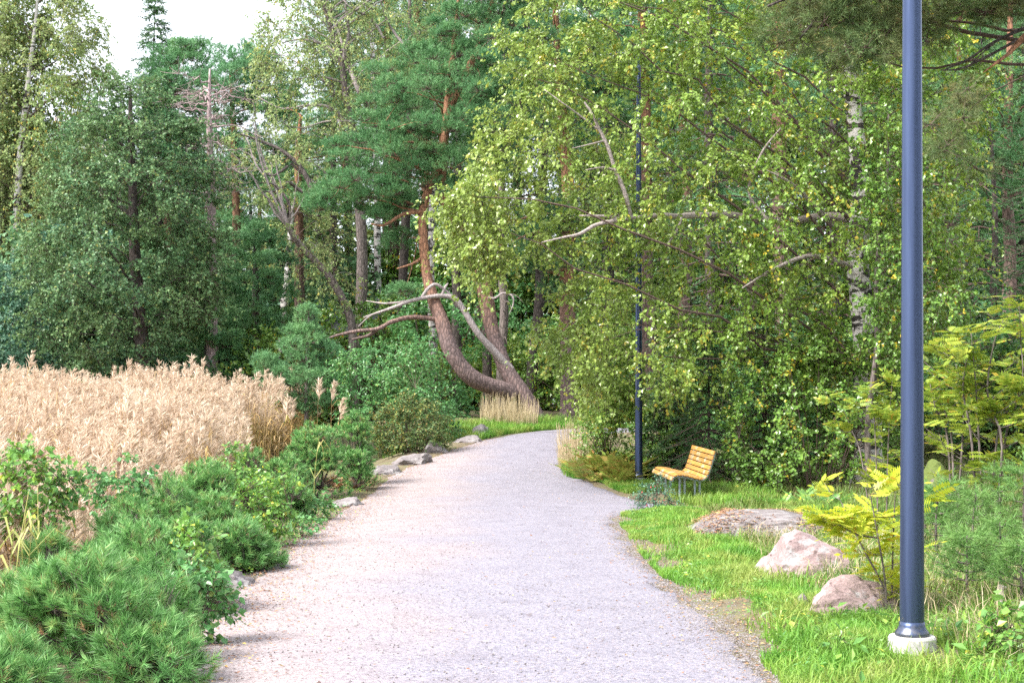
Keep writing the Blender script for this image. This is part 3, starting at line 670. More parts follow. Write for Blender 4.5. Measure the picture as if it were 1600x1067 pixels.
def rock(name, label, poly, Y, depth, mat, rg, cat='rock', group=None, sink=.10, rough=.10, sub=5, cuts=8):
    """a boulder: facetted lump whose width and height come from its outline, with its own depth"""
    p = np.asarray(poly, float); x0, x1 = p[:, 0].min(), p[:, 0].max(); y0, y1 = p[:, 1].min(), p[:, 1].max()
    ex = .12 * (x1 - x0); X0 = (x0 - ex - 800) / F * Y; X1 = (x1 + ex - 800) / F * Y; zt = EYE - (y0 - HZ) / F * Y
    cx = (X0 + X1) / 2; yc = Y + depth * .5; gz = float(zf(cx, Y)); h = zt - gz + sink
    import bmesh
    bm = bmesh.new(); bmesh.ops.create_icosphere(bm, subdivisions=sub, radius=1.0)
    V = np.array([v.co[:] for v in bm.verts]); Fc = [[v.index for v in f.verts] for f in bm.faces]; bm.free()
    # outline profile: height of the top edge along x
    ux = np.linspace(-1, 1, 41); pr = np.zeros(41)
    for i, u in enumerate(ux):
        X = x0 + (u + 1) / 2 * (x1 - x0); ys_ = []
        for a, b_ in zip(p, np.roll(p, -1, 0)):
            if (a[0] - X) * (b_[0] - X) <= 0 and a[0] != b_[0]: ys_.append(a[1] + (X - a[0]) / (b_[0] - a[0]) * (b_[1] - a[1]))
        pr[i] = (y1 - min(ys_)) / (y1 - y0) if ys_ else .1
    V = np.sign(V) * np.abs(V) ** np.array([.66, .8, .74])
    V[:, 0] /= np.abs(V[:, 0]).max(); V[:, 2] /= V[:, 2].max()
    V[:, 2] = np.where(V[:, 2] > 0, V[:, 2] * np.clip(np.interp(V[:, 0], ux, pr), .12, 1), V[:, 2] * .35)
    # planes cut through the lump make flat broken faces
    for _ in range(cuts):
        nn = nrm(rg.normal(size=3) * np.array([1, 1, .8]) + np.array([0, -.25, .25])); s = V @ nn; dd = rg.uniform(.70, .93) * s.max(); V = V - np.outer(np.clip(s - dd, 0, 9), nn) * .94
    V[:, 0] /= np.abs(V[:, 0]).max(); V[:, 2] /= V[:, 2].max()
    from mathutils import noise as mn
    of = rg.uniform(0, 50, 3)
    hn = np.array([mn.fractal(Vector(v * 2.6 + of), .85, 2.1, 6) + .5 * mn.ridged_multi_fractal(Vector(v * 1.7 + of), .9, 2.0, 4, 1.0, 2.0) * .3 for v in V])
    V = V + nrm(V) * (hn * rough)[:, None]
    o = np.array([cx, yc, gz - sink]); W = np.stack([V[:, 0] * (X1 - X0) / 2, V[:, 1] * depth * .55, V[:, 2] * h], 1) + o
    mb = MB(); mb.add(W, None, Fc)
    return tag(mb.build(name, M[mat], None, False, origin=(cx, yc, gz)), label, cat, group)

FOOT = (0.0, 0.0)
def blades(mb, rg, pos, h, wd, bend=.5, m=0, lean=None):
    near = np.hypot((pos[:, 0] - FOOT[0]) * .9, (pos[:, 1] - FOOT[1] + .16) * .62) < .22      # trodden, mown short in front of the near lamp foot
    h = np.where(near, np.minimum(h, .035), h); h = np.broadcast_to(h, (len(pos),))
    k = len(pos); a = rg.uniform(0, 6.283, k); d = np.stack([np.cos(a), np.sin(a), np.zeros(k)], 1)
    if lean is not None: d = nrm(d + lean)
    s = np.stack([-d[:, 1], d[:, 0], np.zeros(k)], 1); s = nrm(s + rg.normal(0, .5, s.shape) * [1, 1, 0])
    h = np.broadcast_to(h, (k,))[:, None]; wd = np.broadcast_to(wd, (k,))[:, None]; bn = bend * rg.uniform(.4, 1.5, (k, 1))
    up = np.array([0, 0, 1.0]); p1 = pos + up * h * .55 + d * h * bn * .25; p2 = pos + up * h * (1 - .28 * bn) + d * h * bn * .8
    v = np.stack([pos - s * wd * .5, pos + s * wd * .5, p1 + s * wd * .42, p1 - s * wd * .42, p2], 1).reshape(-1, 3)
    i = np.arange(k)[:, None] * 5
    mb.add(v, i + np.array([0, 1, 2, 3]), i + np.array([3, 2, 4]), m)

# ================================================================== LAMP POSTS, BENCH, SMALL THINGS
def lathe(mb, prof, seg=32, c=(0, 0, 0), m=0):
    a = np.linspace(0, 2 * np.pi, seg, endpoint=False); n = len(prof); p = np.asarray(prof, float)
    V = np.stack([c[0] + p[:, 0, None] * np.cos(a), c[1] + p[:, 0, None] * np.sin(a), c[2] + np.repeat(p[:, 1, None], seg, 1)], -1).reshape(-1, 3)
    i = np.arange(n - 1)[:, None] * seg + np.arange(seg); j = np.arange(n - 1)[:, None] * seg + (np.arange(seg) + 1) % seg
    Q = np.stack([i, j, j + seg, i + seg], -1).reshape(-1, 4)
    T = [((n - 1) * seg, (n - 1) * seg + s, (n - 1) * seg + s + 1) for s in range(1, seg - 1)]
    mb.add(V, Q, T, m)
def bevel_box(mb, c, s, b=.004, R=None, m=0):
    """box of size s round c with chamfered edges; R rotates it"""
    hx, hy, hz = np.asarray(s) / 2; V = []; idx = {}
    for sx in (-1, 1):
        for sy in (-1, 1):
            for sz in (-1, 1):
                for k in range(3):
                    v = np.array([sx * hx, sy * hy, sz * hz]); q = np.array([sx, sy, sz]) * b; q[k] = 0
                    idx[(sx, sy, sz, k)] = len(V); V.append(v - q)
    Fc = []
    for k in range(3):
        a, c2 = [i for i in range(3) if i != k]
        for s_ in (-1, 1):
            f = []
            for u, v in ((-1, -1), (1, -1), (1, 1), (-1, 1)):
                t = [0, 0, 0]; t[k] = s_; t[a] = u; t[c2] = v; f.append(idx[(*t, k)])
            Fc.append(f)
        for u in (-1, 1):
            for v in (-1, 1):
                t1 = [0, 0, 0]; t1[a] = u; t1[c2] = v; t1[k] = -1; t2 = list(t1); t2[k] = 1
                Fc.append([idx[(*t1, a)], idx[(*t2, a)], idx[(*t2, c2)], idx[(*t1, c2)]])
    for sx in (-1, 1):
        for sy in (-1, 1):
            for sz in (-1, 1): Fc.append([idx[(sx, sy, sz, k)] for k in range(3)])
    V = np.array(V)
    if R is not None: V = V @ np.asarray(R).T
    mb.poly(V + np.asarray(c), Fc, m)

def lamp_post(label, g, H, group='lamp posts along the path'):
    t = thing('lamp_post', label, 'lamp post', g, group); x, y, z = g
    mb = MB(); lathe(mb, [(.15, -.3), (.152, .02), (.150, .085), (.142, .098), (.02, .102)], 28, (x, y, z)); mb.build('concrete_foot', M['concrete'], t, False)
    mb = MB(); lathe(mb, [(.108, .103), (.110, .112), (.106, .124), (.090, .142), (.082, .165), (.0795, .19)], 32, (x, y, z)); mb.build('base_collar', M['navy_paint'], t, True)
    mb = MB(); hs = np.linspace(.185, H, 24); lathe(mb, [(.0785 - .0375 * (h / H), h) for h in hs], 40, (x, y, z)); mb.build('pole', M['navy_paint'], t, True)
    mb = MB(); limb(mb, [(x, y, z + H - .02), (x - .02, y, z + H + .12), (x - .10, y, z + H + .2), (x - .22, y, z + H + .2)], [.036, .034, .03, .03], 14, 12); mb.build('arm', M['navy_paint'], t, True)
    mb = MB()
    lathe_sec = [(-.16, .045, .030), (-.22, .09, .045), (-.38, .13, .06), (-.56, .11, .05), (-.66, .05, .02)]
    V = []; Q = []; seg = 16
    for sx, wv, hv in lathe_sec:
        for a in np.linspace(0, 2 * np.pi, seg, endpoint=False): V.append((x + sx, y + math.cos(a) * wv, z + H + .2 + math.sin(a) * hv * (1 if math.sin(a) > 0 else .5)))
    n = len(lathe_sec)
    for i in range(n - 1):
        for j in range(seg): Q.append((i * seg + j, i * seg + (j + 1) % seg, (i + 1) * seg + (j + 1) % seg, (i + 1) * seg + j))
    T = [(0, j, j + 1) for j in range(1, seg - 1)] + [((n - 1) * seg, (n - 1) * seg + j, (n - 1) * seg + j + 1) for j in range(1, seg - 1)]
    mb.add(V, Q, T); hd = mb.build('lamp_head', M['navy_paint'], t, True)
    mb = MB(); bevel_box(mb, (x - .40, y, z + H + .168), (.28, .17, .014), .005); mb.build('lens', M['lamp_glass'], hd)
    return t
gn = G(1425, 1017); FOOT = (gn[0], gn[1]); lamp_post('tall navy lamp post nearest the camera, on a white concrete foot in green grass', gn, 8.2)
lamp_post('navy blue lamp post farther along the path, beside the bench, half hidden by birch leaves', onground(998, 28.0), 8.2)

def bench():
    Y = 24.0; g = onground(1092, Y); g[2] = float(zf(g[0], Y + 1)) - .02
    yaw = RAD(4.0); t = thing('park_bench', 'orange varnished wooden slat bench on grey steel legs beside the far lamp post', 'bench', g)
    c, s = math.cos(yaw), math.sin(yaw); R = np.array([[c, -s, 0], [s, c, 0], [0, 0, 1.0]])
    tilt = RAD(1.6); Rt = np.array([[1, 0, 0], [0, math.cos(tilt), -math.sin(tilt)], [0, math.sin(tilt), math.cos(tilt)]]); R = R @ Rt
    Lb = 1.9
    # side profile, front to the left (-x): rounded front, seat dipping back, a curve, then the reclined back
    prof = spline([(-.47, .335), (-.435, .405), (-.36, .435), (-.22, .425), (-.06, .385), (.05, .365), (.12, .40), (.165, .49), (.20, .60), (.235, .72), (.268, .845)], 200)
    sl = np.concatenate([[0], np.cumsum(np.linalg.norm(np.diff(prof, axis=0), axis=1))]); tot = sl[-1]
    def at(d): return np.array([np.interp(d, sl, prof[:, 0]), np.interp(d, sl, prof[:, 1])])
    seat = MB(); back = MB(); nb = 13; pitch = tot / nb
    for i in range(nb):
        a = at(i * pitch + .006); b_ = at((i + 1) * pitch - .008); mid = (a + b_) / 2; d = (b_ - a); w_ = np.linalg.norm(d); d /= w_
        Rs = np.array([[d[0], 0, -d[1]], [0, 1, 0], [d[1], 0, d[0]]])
        q = at((i + .5) * pitch); cc = R @ np.array([q[0], Lb / 2, q[1]]) + g
        bevel_box(seat if i < 8 else back, cc, (w_, Lb, .03), .006, R @ Rs)
    seat.build('seat', M['bench_wood'], t); back.build('backrest', M['bench_wood'], t)
    for yy in (.10, Lb - .10):
        mb = MB(); pr = prof[::8].copy(); nx = np.gradient(pr, axis=0); nx /= np.linalg.norm(nx, axis=1)[:, None]; off = pr + np.stack([nx[:, 1], -nx[:, 0]], 1) * .034
        pts = np.stack([off[:, 0], np.full(len(off), yy), off[:, 1]], 1) @ R.T + g
        tubes(mb, pts, np.full(len(pts), .02), 8); mb.build('side_frame', M['steel'], t, True)
    for yy in (.28, Lb - .28):
        for xx in (-.24, .02):
            mb = MB()
            bevel_box(mb, R @ np.array([xx - .035, yy, .165]) + g, (.03, .05, .42), .004, R); bevel_box(mb, R @ np.array([xx + .05, yy, .165]) + g, (.03, .05, .42), .004, R)
            bevel_box(mb, R @ np.array([xx + .007, yy, .372]) + g, (.17, .07, .014), .003, R); mb.build('leg', M['steel'], t)
    return t
bench()

mb = MB(); g = G(1240, 1024); a = RAD(-14); Rb = np.array([[math.cos(a), -math.sin(a), 0], [math.sin(a), math.cos(a), 0], [0, 0, 1]])
bevel_box(mb, g + [0, 0, .012], (.17, .085, .05), .006, Rb)
for k in (-.05, 0, .05): bevel_box(mb, g + Rb @ np.array([k, 0, .035]), (.026, .05, .012), .003, Rb)
tag(mb.build('brick', M['brick'], origin=g), 'red brick lying flat in the verge at the right edge of the path', 'brick')

rg = np.random.default_rng(11)
rock('boulder', 'large pinkish boulder with a pointed left shoulder, behind the smaller front boulder', [(1207, 905), (1212, 868), (1236, 834), (1262, 842), (1310, 862), (1352, 885), (1362, 905)], G(1290, 905)[1], .75, 'pink_rock', rg, 'boulder')
rock('boulder', 'pink front boulder with one flat broken face, at the foot of the yellow rowan', [(1254, 970), (1264, 940), (1290, 918), (1325, 908), (1370, 912), (1402, 930), (1405, 970)], G(1320, 968)[1], .62, 'pink_rock', rg, 'boulder')
rock('rock_outcrop', 'low flat grey outcrop strewn with brown needles behind the boulders', [(1108, 850), (1116, 820), (1150, 809), (1240, 808), (1300, 815), (1308, 856)], G(1200, 850)[1], 2.2, 'grey_rock', rg, 'rock', rough=.05)
rock('rock', 'dark rock topped with bright green moss under the young rowans', [(1432, 772), (1440, 735), (1470, 725), (1508, 732), (1518, 770)], 20.5, 1.2, 'moss_rock', rg, 'rock')
rock('rock', 'small brown stone against the left end of the pink front boulder', [(1244, 955), (1247, 940), (1258, 930), (1268, 940), (1270, 955)], G(1256, 955)[1], .16, 'grey_rock', rg, 'rock', sub=3)
kerb = [("long pale flat stone at the left path edge just beyond the first shrubs", [(300, 922), (308, 907), (338, 898), (380, 901), (390, 914)], .42, 'pale_rock'),
        ('flat pale slab at the left path edge beside the second leafy sprout', [(388, 893), (400, 880), (430, 876), (442, 884), (440, 892)], .35, 'pale_rock'),
        ('low grey stone beside the rust brown shoots at the left path edge', [(575, 742), (590, 730), (612, 728), (622, 738)], .6, 'grey_rock'),
        ('long pale kerb stone left of the path below the rose bush', [(610, 727), (630, 714), (660, 710), (672, 720)], .8, 'pale_rock'),
        ('small rounded grey stone at the path edge right of the rose bush', [(662, 708), (672, 694), (690, 692), (698, 704)], .6, 'grey_rock'),
        ('peaked pale rock at the path edge below the dry grass', [(735, 684), (742, 668), (752, 663), (762, 672), (764, 684)], .9, 'pale_rock'),
        ('flat pale slab joined to the peaked rock at the far path edge', [(706, 692), (722, 684), (742, 681), (750, 690)], .9, 'pale_rock'),
        ('thin pale stone sunk in the path edge under the reed with green leaves', [(505, 792), (520, 782), (548, 778), (560, 786)], .5, 'pale_rock')]
for lb, po, dp, mt in kerb:
    p_ = np.array(po, float); rock('stone', lb, po, G(p_[:, 0].mean(), p_[:, 1].max())[1], dp, mt, rg, 'stone', 'stones along the left path edge', .05, .16, 4, 9)
mb = MB(); g = G(1563, 948); limb(mb, [g - [0, 0, .05], g + [0, 0, .06], g + [.01, 0, .155]], [.05, .042, .030], 8, 9, rg=rg, wob=.12)
tag(mb.build('tree_stump', M['stump_wood'], origin=g), 'small bleached sapling stump standing among the young pines', 'stump')

# ================================================================== THE LARGE TREES
rg = np.random.default_rng(21)
def sep(mb, name, mat, t):
    '''one child mesh for every limb collected in mb'''
    k = 0
    for V, (Q, _), T in zip(mb.V, mb.Q, mb.T):
        o = MB(); o.add(V, Q - k, T[0] - k); o.build(name, mat, t, True); k += len(V)
def curved_pine():
    Y = 43.2; g = onground(838, Y); q = lambda x, y, d=0: P(x, y, Y + d)
    t = thing('curved_pine', 'old pine with two snaking trunks rising from one foot where the path bends', 'pine tree', g)
    mb = MB()
    k = .94
    A = trunk_of(mb, [q(800, 612, -.1), q(772, 605, -.4), q(735, 588, -.7), q(706, 550, -.8), q(691, 505, -.7), q(678, 470, -.5), q(667, 430, -.3), q(661, 370, -.2), q(662, 320, 0), q(690, 240, .2), q(700, 150, .3), (q(712, 40, .3)), q(720, -40, .3)],
                 [.26, .25, .255, .24, .22, .19, .15, .137, .128, .115, .10, .06, .03], 60, 14, 1.0, rg, .025)
    B = trunk_of(mb, [g, q(832, 640), q(815, 612), q(790, 575, .1), q(770, 520, .2), q(760, 470, .2), q(750, 430, .2), q(728, 375, .2), (q(705, 330, .2)), q(690, 290, .4), q(700, 180, .9), q(740, 90, 1.0), q(770, 0, 1.0), q(780, -60, 1)],
                 [.31, .245, .25, .235, .215, .235, .21, .19, .17, .16, .14, .1, .06, .03], 60, 14, 1.15, rg, .025)
    tr = mb.build('trunk', M['pine_bark'], t, True)
    mb = MB(); limb(mb, [q(798, 577, .05), q(775, 552, -.15), q(748, 522, -.4), q(728, 490, -.5), q(712, 468, -.6), q(690, 462, -.7), q(650, 468, -.9), q(610, 482, -1.1), q(568, 496, -1.2)], [.13, .115, .11, .10, .085, .07, .06, .045, .02], 40, 9, rg=rg, wob=.05)
    limb(mb, [q(650, 468, -.9), q(628, 472, -.9), q(600, 474, -.7), q(572, 470, -.5)], [.05, .04, .03, .012], 14, 7, rg=rg, wob=.05)
    limb(mb, [q(658, 466, -.85), q(668, 452, -.8), q(680, 444, -.8), q(694, 452, -.7), q(706, 462, -.6)], [.05, .05, .05, .04, .03], 14, 7, rg=rg, wob=.05)
    limb(mb, [q(690, 462, -.7), q(696, 448, -.7), q(700, 443, -.6)], [.05, .04, .02], 8, 6); limb(mb, [q(560, 510, -1.2), q(575, 496, -1.2), q(590, 488, -1.1)], [.01, .02, .03], 8, 5)
    sep(mb, 'dead_limb', M['dead_wood'], t)
    mb = MB(); limb(mb, [q(690, 500, -.7), q(668, 497, -.8), q(640, 496, -1.0), q(612, 503, -1.2), q(590, 514, -1.3), q(560, 517, -1.4), q(530, 523, -1.4), q(508, 530, -1.5)], [.085, .075, .07, .065, .06, .05, .04, .018], 34, 8, rg=rg, wob=.05)
    limb(mb, [q(592, 513, -1.3), q(576, 524, -1.2), q(550, 530, -1.1)], [.06, .045, .02], 12, 6, rg=rg, wob=.05)
    limb(mb, [q(664, 400, -.2), q(645, 412, -.4), q(620, 420, -.6)], [.06, .04, .02], 12, 6)
    limb(mb, [q(662, 330, -.1), q(630, 335, -.4), q(600, 352, -.7), q(580, 350, -.9)], [.08, .06, .04, .02], 12, 6)
    limb(mb, [q(692, 245, .2), q(672, 238, -.3), q(650, 224, -.6), q(630, 222, -.9)], [.08, .06, .04, .02], 12, 6)
    sep(mb, 'orange_limb', M['pine_bark'], t)
    mb = MB(); limb(mb, [q(756, 462, .1), q(772, 466, -.1), q(786, 458, -.2), q(800, 462, -.3), q(802, 475, -.3), q(795, 492, -.3)], [.04, .035, .03, .03, .02, .01], 22, 6, rg=rg, wob=.08); mb.build('dead_twig', M['dead_wood'], t, True)
    poly = [(500, 330), (478, 305), (498, 268), (505, 240), (545, 228), (558, 190), (575, 178), (588, 125), (575, 100), (640, 90), (652, 50), (690, 22), (700, -60), (840, -80), (850, 60), (835, 160), (800, 240), (775, 290), (740, 340), (700, 322), (672, 300), (640, 330), (600, 345), (560, 335), (530, 350)]
    C = np.concatenate([fill(rg, poly, Y, 2.6, 27, 2, .8), fill(rg, [(560, 330), (640, 350), (640, 380), (600, 400), (555, 370)], Y, 1.0, 26, 1, .55), fill(rg, [(830, 300), (880, 320), (880, 440), (850, 450), (820, 400)], Y + 1, 1.2, 26, 1, .8), fill(rg, [(575, 415), (640, 420), (648, 470), (590, 480)], Y - .5, .8, 24, 1, .5)])
    mb = MB(); attach(mb, rg, C, [A[25:], B[28:]], .25, 26, .05, 1.2); mb.build('branches', M['pine_bark'], t, True)
    l = MB(); b = MB(); tufts(l, b, rg, C, .52, 90, 13, .15, .11, .017, .55, .65)
    b.build('twigs', M['twig'], t); l.build('crown', M['pine_needle'], t)
curved_pine()

def broad_tree(name, label, cat, base_pt, trunks, polys, bark, leafm, rg, group=None, clump=.5, ntw=12, nlf=16, tl=.6, ll=.06, lw=.048, droop=.3, hang=.55, rise=.6, nmain=30, extra=None, limb_mat='twig', flare=1.35, rmul=1.0, tw=.004, min_z=.5, move=None, flat=.8):
    t = thing(name, label, cat, base_pt, group); mb = MB(); tr = []
    for i, (pts, r) in enumerate(trunks): tr.append(trunk_of(mb, pts, r, 40, 12, flare if i == 0 else 1.0, rg, .03))
    mb.build('trunk', M[bark], t, True)
    if extra: extra(t)
    C = np.concatenate([fill(rg, *p) for p in polys]); C = C[C[:, 2] > zf(C[:, 0], C[:, 1]) + min_z]
    if move is not None: C = move(C)
    mb = MB(); attach(mb, rg, C, [x[8:] for x in tr], rise, nmain, 0, rmul); mb.build('branches', M[limb_mat], t, True)
    l = MB(); b = MB(); foliage(l, b, rg, C, clump, ntw, nlf, tl, droop, ll, lw, hang, tw, flat)
    b.build('twigs', M['twig'], t); l.build('crown', M[leafm], t)
    return t

def big_birch():
    Y = 27.0; q = lambda x, y, d=0: P(x, y, Y + d)
    def limbs(t):
        mb = MB()
        main = limb(mb, [q(1345, 345, 0), q(1290, 338, .3), q(1225, 346, .35), (q(1140, 336, .1)), q(1065, 338, -.6), q(1025, 337, -1.0), q(985, 341, -1.1), q(945, 338, -1.2), q(905, 337, -1.3)], [.10, .08, .068, .06, .054, .05, .036, .026, .012], 40, 9, rg=rg, wob=.06)
        limb(mb, [q(990, 340, -1.1), q(955, 346, -1.3), q(930, 352, -1.4), q(905, 366, -1.5), q(880, 371, -1.6), q(846, 379, -1.6)], [.045, .04, .036, .03, .02, .01], 24, 7, rg=rg, wob=.06)
        limb(mb, [q(985, 338, -1.1), q(976, 300, -1.2), q(962, 268, -1.2), q(950, 230, -1.3), q(938, 205, -1.3), q(925, 178, -1.4), q(913, 160, -1.4)], [.045, .042, .038, .034, .03, .025, .014], 28, 7, rg=rg, wob=.05)
        limb(mb, [q(960, 266, -1.2), q(940, 262, -1.4), q(915, 266, -1.5)], [.025, .02, .01], 12, 6); limb(mb, [q(938, 205, -1.3), q(905, 180, -1.4), q(880, 162, -1.6), q(850, 140, -1.6)], [.022, .016, .012, .006], 14, 5)
        limb(mb, [q(945, 220, -1.3), q(925, 225, -1.4), q(895, 232, -1.5)], [.02, .014, .006], 12, 5)
        limb(mb, [q(1200, 345, -.8), q(1170, 300, -0.9), q(1190, 240, -1.2), q(1220, 200, -1.4)], [.04, .03, .025, .012], 16, 6); limb(mb, [q(1065, 340, -0.9), q(1055, 365, -1.1), q(1040, 385, -1.3)], [.03, .022, .01], 12, 6)
        limb(mb, [q(1290, 340, -.3), q(1240, 290, -1.0), q(1195, 265, -1.4)], [.05, .03, .012], 16, 6)
        limb(mb, [q(1338, 420, 0), q(1270, 400, -0.7), q(1210, 420, -1.2), q(1160, 450, -1.5)], [.07, .05, .03, .012], 16, 6)
        sep(mb, 'limb', M['birch_limb'], t)
    g = onground(1358, Y)
    pr = [g, q(1356, 660), q(1352, 590), q(1349, 500), q(1340, 410), q(1344, 320), q(1340, 230), q(1326, 110), q(1312, 0), q(1300, -120), q(1290, -200)]
    main = [(800, 22), (850, -40), (1200, -90), (1450, -60), (1530, 60), (1530, 300), (1518, 470), (1450, 560), (1300, 590), (1180, 575), (1110, 600), (1030, 640), (955, 640), (910, 592), (868, 572), (838, 520), (850, 470), (905, 440), (905, 395), (868, 385), (820, 410), (760, 425), (712, 395), (695, 340), (725, 300), (735, 250), (770, 215), (765, 180), (795, 130), (785, 70)]
    def move(C):
        # the crown hangs mostly behind the far lamp post and opens where the white trunk shows
        px = 800 + C[:, 0] / Y * F; py = HZ - (C[:, 2] - EYE) / Y * F; u = rg.random(len(C))
        a = (np.abs(px - 985) < 48) & (C[:, 1] < 29) & ((py > 560) | ((u < .8) & (py > 400)) | ((u < .75) & (np.abs(px - 1000) < 36) & (py < 260) & (py > 140))); C[a, 1] = 29.2 + 1.2 * u[a]
        b_ = (px > 1292) & (px < 1392) & (C[:, 1] < Y + .2) & (((py > 370) & (py < 580) & (u < .72)) | ((py > 170) & (py < 300) & (u < .5)))
        C[b_, 1] = Y + .6 + 1.5 * u[b_]
        return C
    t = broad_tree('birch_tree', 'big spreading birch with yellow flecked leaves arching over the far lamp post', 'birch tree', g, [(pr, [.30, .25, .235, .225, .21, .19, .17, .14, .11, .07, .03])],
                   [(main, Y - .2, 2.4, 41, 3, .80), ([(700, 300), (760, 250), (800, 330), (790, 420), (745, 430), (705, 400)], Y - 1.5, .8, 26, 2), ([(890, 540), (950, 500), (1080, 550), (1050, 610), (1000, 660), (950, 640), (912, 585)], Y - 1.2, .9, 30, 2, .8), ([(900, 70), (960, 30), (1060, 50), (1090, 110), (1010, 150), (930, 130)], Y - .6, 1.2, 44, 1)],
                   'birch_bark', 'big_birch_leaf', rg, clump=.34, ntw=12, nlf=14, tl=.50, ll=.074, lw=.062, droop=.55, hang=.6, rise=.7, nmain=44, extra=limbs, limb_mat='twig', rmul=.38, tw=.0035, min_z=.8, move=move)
    return t
big_birch()
Yb = 25.6
b0 = onground(1358, Yb)
broad_tree('birch_tree', 'slim young birch stem in front of the white trunk of the big birch', 'birch tree', b0, [([b0, P(1356, 660, Yb), P(1370, 540, Yb), P(1369, 440, Yb), P(1376, 350, Yb), P(1386, 270, Yb), P(1388, 180, Yb)], [.06, .054, .048, .042, .035, .026, .012])],
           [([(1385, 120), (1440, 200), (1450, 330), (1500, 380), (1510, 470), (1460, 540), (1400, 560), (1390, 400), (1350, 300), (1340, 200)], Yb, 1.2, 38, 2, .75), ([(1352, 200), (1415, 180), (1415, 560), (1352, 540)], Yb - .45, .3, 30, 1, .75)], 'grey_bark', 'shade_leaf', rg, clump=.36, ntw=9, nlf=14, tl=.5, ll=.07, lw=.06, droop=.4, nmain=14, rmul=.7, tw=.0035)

# alder, left birches and the other trees over the reeds
Ya = 44.0; a0 = onground(223, Ya)
broad_tree('alder_tree', 'dark rounded alder with a single trunk standing at the far end of the reed bed', 'alder tree', a0,
           [([a0, P(222, 560, Ya), P(216, 470, Ya), P(210, 380, Ya), P(207, 280, Ya), P(204, 190, Ya), P(204, 130, Ya)], [.26, .23, .20, .17, .13, .08, .03])],
           [([(38, 440), (52, 380), (72, 300), (95, 240), (118, 205), (150, 175), (170, 130), (212, 98), (250, 120), (262, 165), (300, 205), (335, 265), (352, 330), (345, 400), (322, 450), (340, 490), (280, 520), (235, 540), (170, 560), (110, 550), (60, 520)], Ya, 3.0, 36, 4, .85)],
           'dark_bark', 'alder_leaf', rg, clump=.5, ntw=19, nlf=15, flat=.42, tl=.66, ll=.085, lw=.075, droop=.2, hang=.3, rise=.5, nmain=40, limb_mat='dark_bark', tw=.005)
Yl = 56.0
for lb, px, tp, po in (('tall pale birch at the left edge with its white trunk showing behind the alder', 24, [(22, 470), (26, 340), (33, 230), (44, 130), (56, 30), (62, -60)], [(-10, -50), (60, -80), (120, -50), (145, 10), (160, 70), (166, 140), (150, 220), (120, 300), (80, 360), (40, 420), (-20, 420), (-30, 200)]),
                       ('leftmost birch, cut by the picture edge, with a thin grey white trunk', -2, [(0, 480), (2, 320), (3, 180), (6, 60), (10, -60)], [(-90, -60), (20, -90), (40, 60), (30, 250), (20, 420), (-80, 420), (-110, 200)])):
    g = onground(px, Yl); Yl_ = Yl
    broad_tree('birch_tree', lb, 'birch tree', g, [([g] + [P(x, y, Yl) for x, y in tp], [.19, .165, .15, .13, .10, .06, .03])], [(po, Yl, 2.2, 25, 3, .95)], 'birch_bark', 'far_birch_leaf', rg, clump=.6, ntw=14, nlf=16, tl=.75, ll=.10, lw=.075, droop=.75, hang=.8, rise=.8, nmain=24, tw=.006, move=lambda C, px=px, tp=tp, Yl=Yl: (C.__setitem__((np.abs(800 + C[:, 0] / Yl * F - np.interp(HZ - (C[:, 2] - EYE) / Yl * F, [v[1] for v in tp[::-1]], [v[0] for v in tp[::-1]])) < 17, 1), Yl + .9), C)[1])
    Yl += 1.2
# pale, thinly leaved birch with bare grey limbs
Yc = 50.0; c0 = onground(556, Yc); q = lambda x, y, d=0: P(x, y, Yc + d)
def bare_limbs(t):
    mb = MB()
    for pts, r in (([(548, 205), (520, 170), (480, 165), (440, 170), (400, 150)], .07), ([(538, 130), (500, 120), (455, 125)], .05), ([(532, 90), (505, 70), (470, 62), (440, 68)], .07), ([(535, 95), (545, 50), (540, 10), (545, -30)], .07), ([(548, 190), (510, 190), (470, 200), (430, 190)], .045),
                   ([(578, 175), (560, 140), (545, 105), (538, 80), (520, 30), (490, -10)], .10), ([(560, 240), (520, 215), (490, 205)], .05), ([(600, 60), (580, 30), (545, 10), (525, -20)], .05), ([(640, 80), (615, 50), (600, 20), (590, -30)], .06)):
        limb(mb, [q(x, y, rg.normal(0, .4)) for x, y in pts], [r, r * .8, r * .5, r * .25], 16, 6, rg=rg, wob=.1)
    sep(mb, 'limb', M['dead_wood'], t)
broad_tree('birch_tree', 'thin yellowing birch with bare grey limbs at the top centre left', 'birch tree', c0, [([c0, q(566, 420), q(560, 300), q(552, 210), q(540, 150), q(533, 95), q(512, 30), q(490, -30)], [.22, .20, .17, .14, .12, .10, .06, .03])],
           [([(398, 60), (420, 0), (430, -70), (680, -70), (690, 60), (640, 110), (580, 190), (545, 215), (500, 140), (440, 150), (400, 120)], Yc, 2.2, 25, 3, .75), ([(380, 170), (440, 120), (520, 130), (560, 200), (520, 260), (420, 250), (380, 230)], Yc - 1, 1.5, 28, 1, .6)],
           'grey_bark', 'far_birch_leaf', rg, clump=.5, ntw=9, nlf=13, tl=.7, ll=.085, lw=.065, droop=.6, hang=.7, rise=.6, nmain=22, extra=bare_limbs, limb_mat='dead_wood', tw=.006)
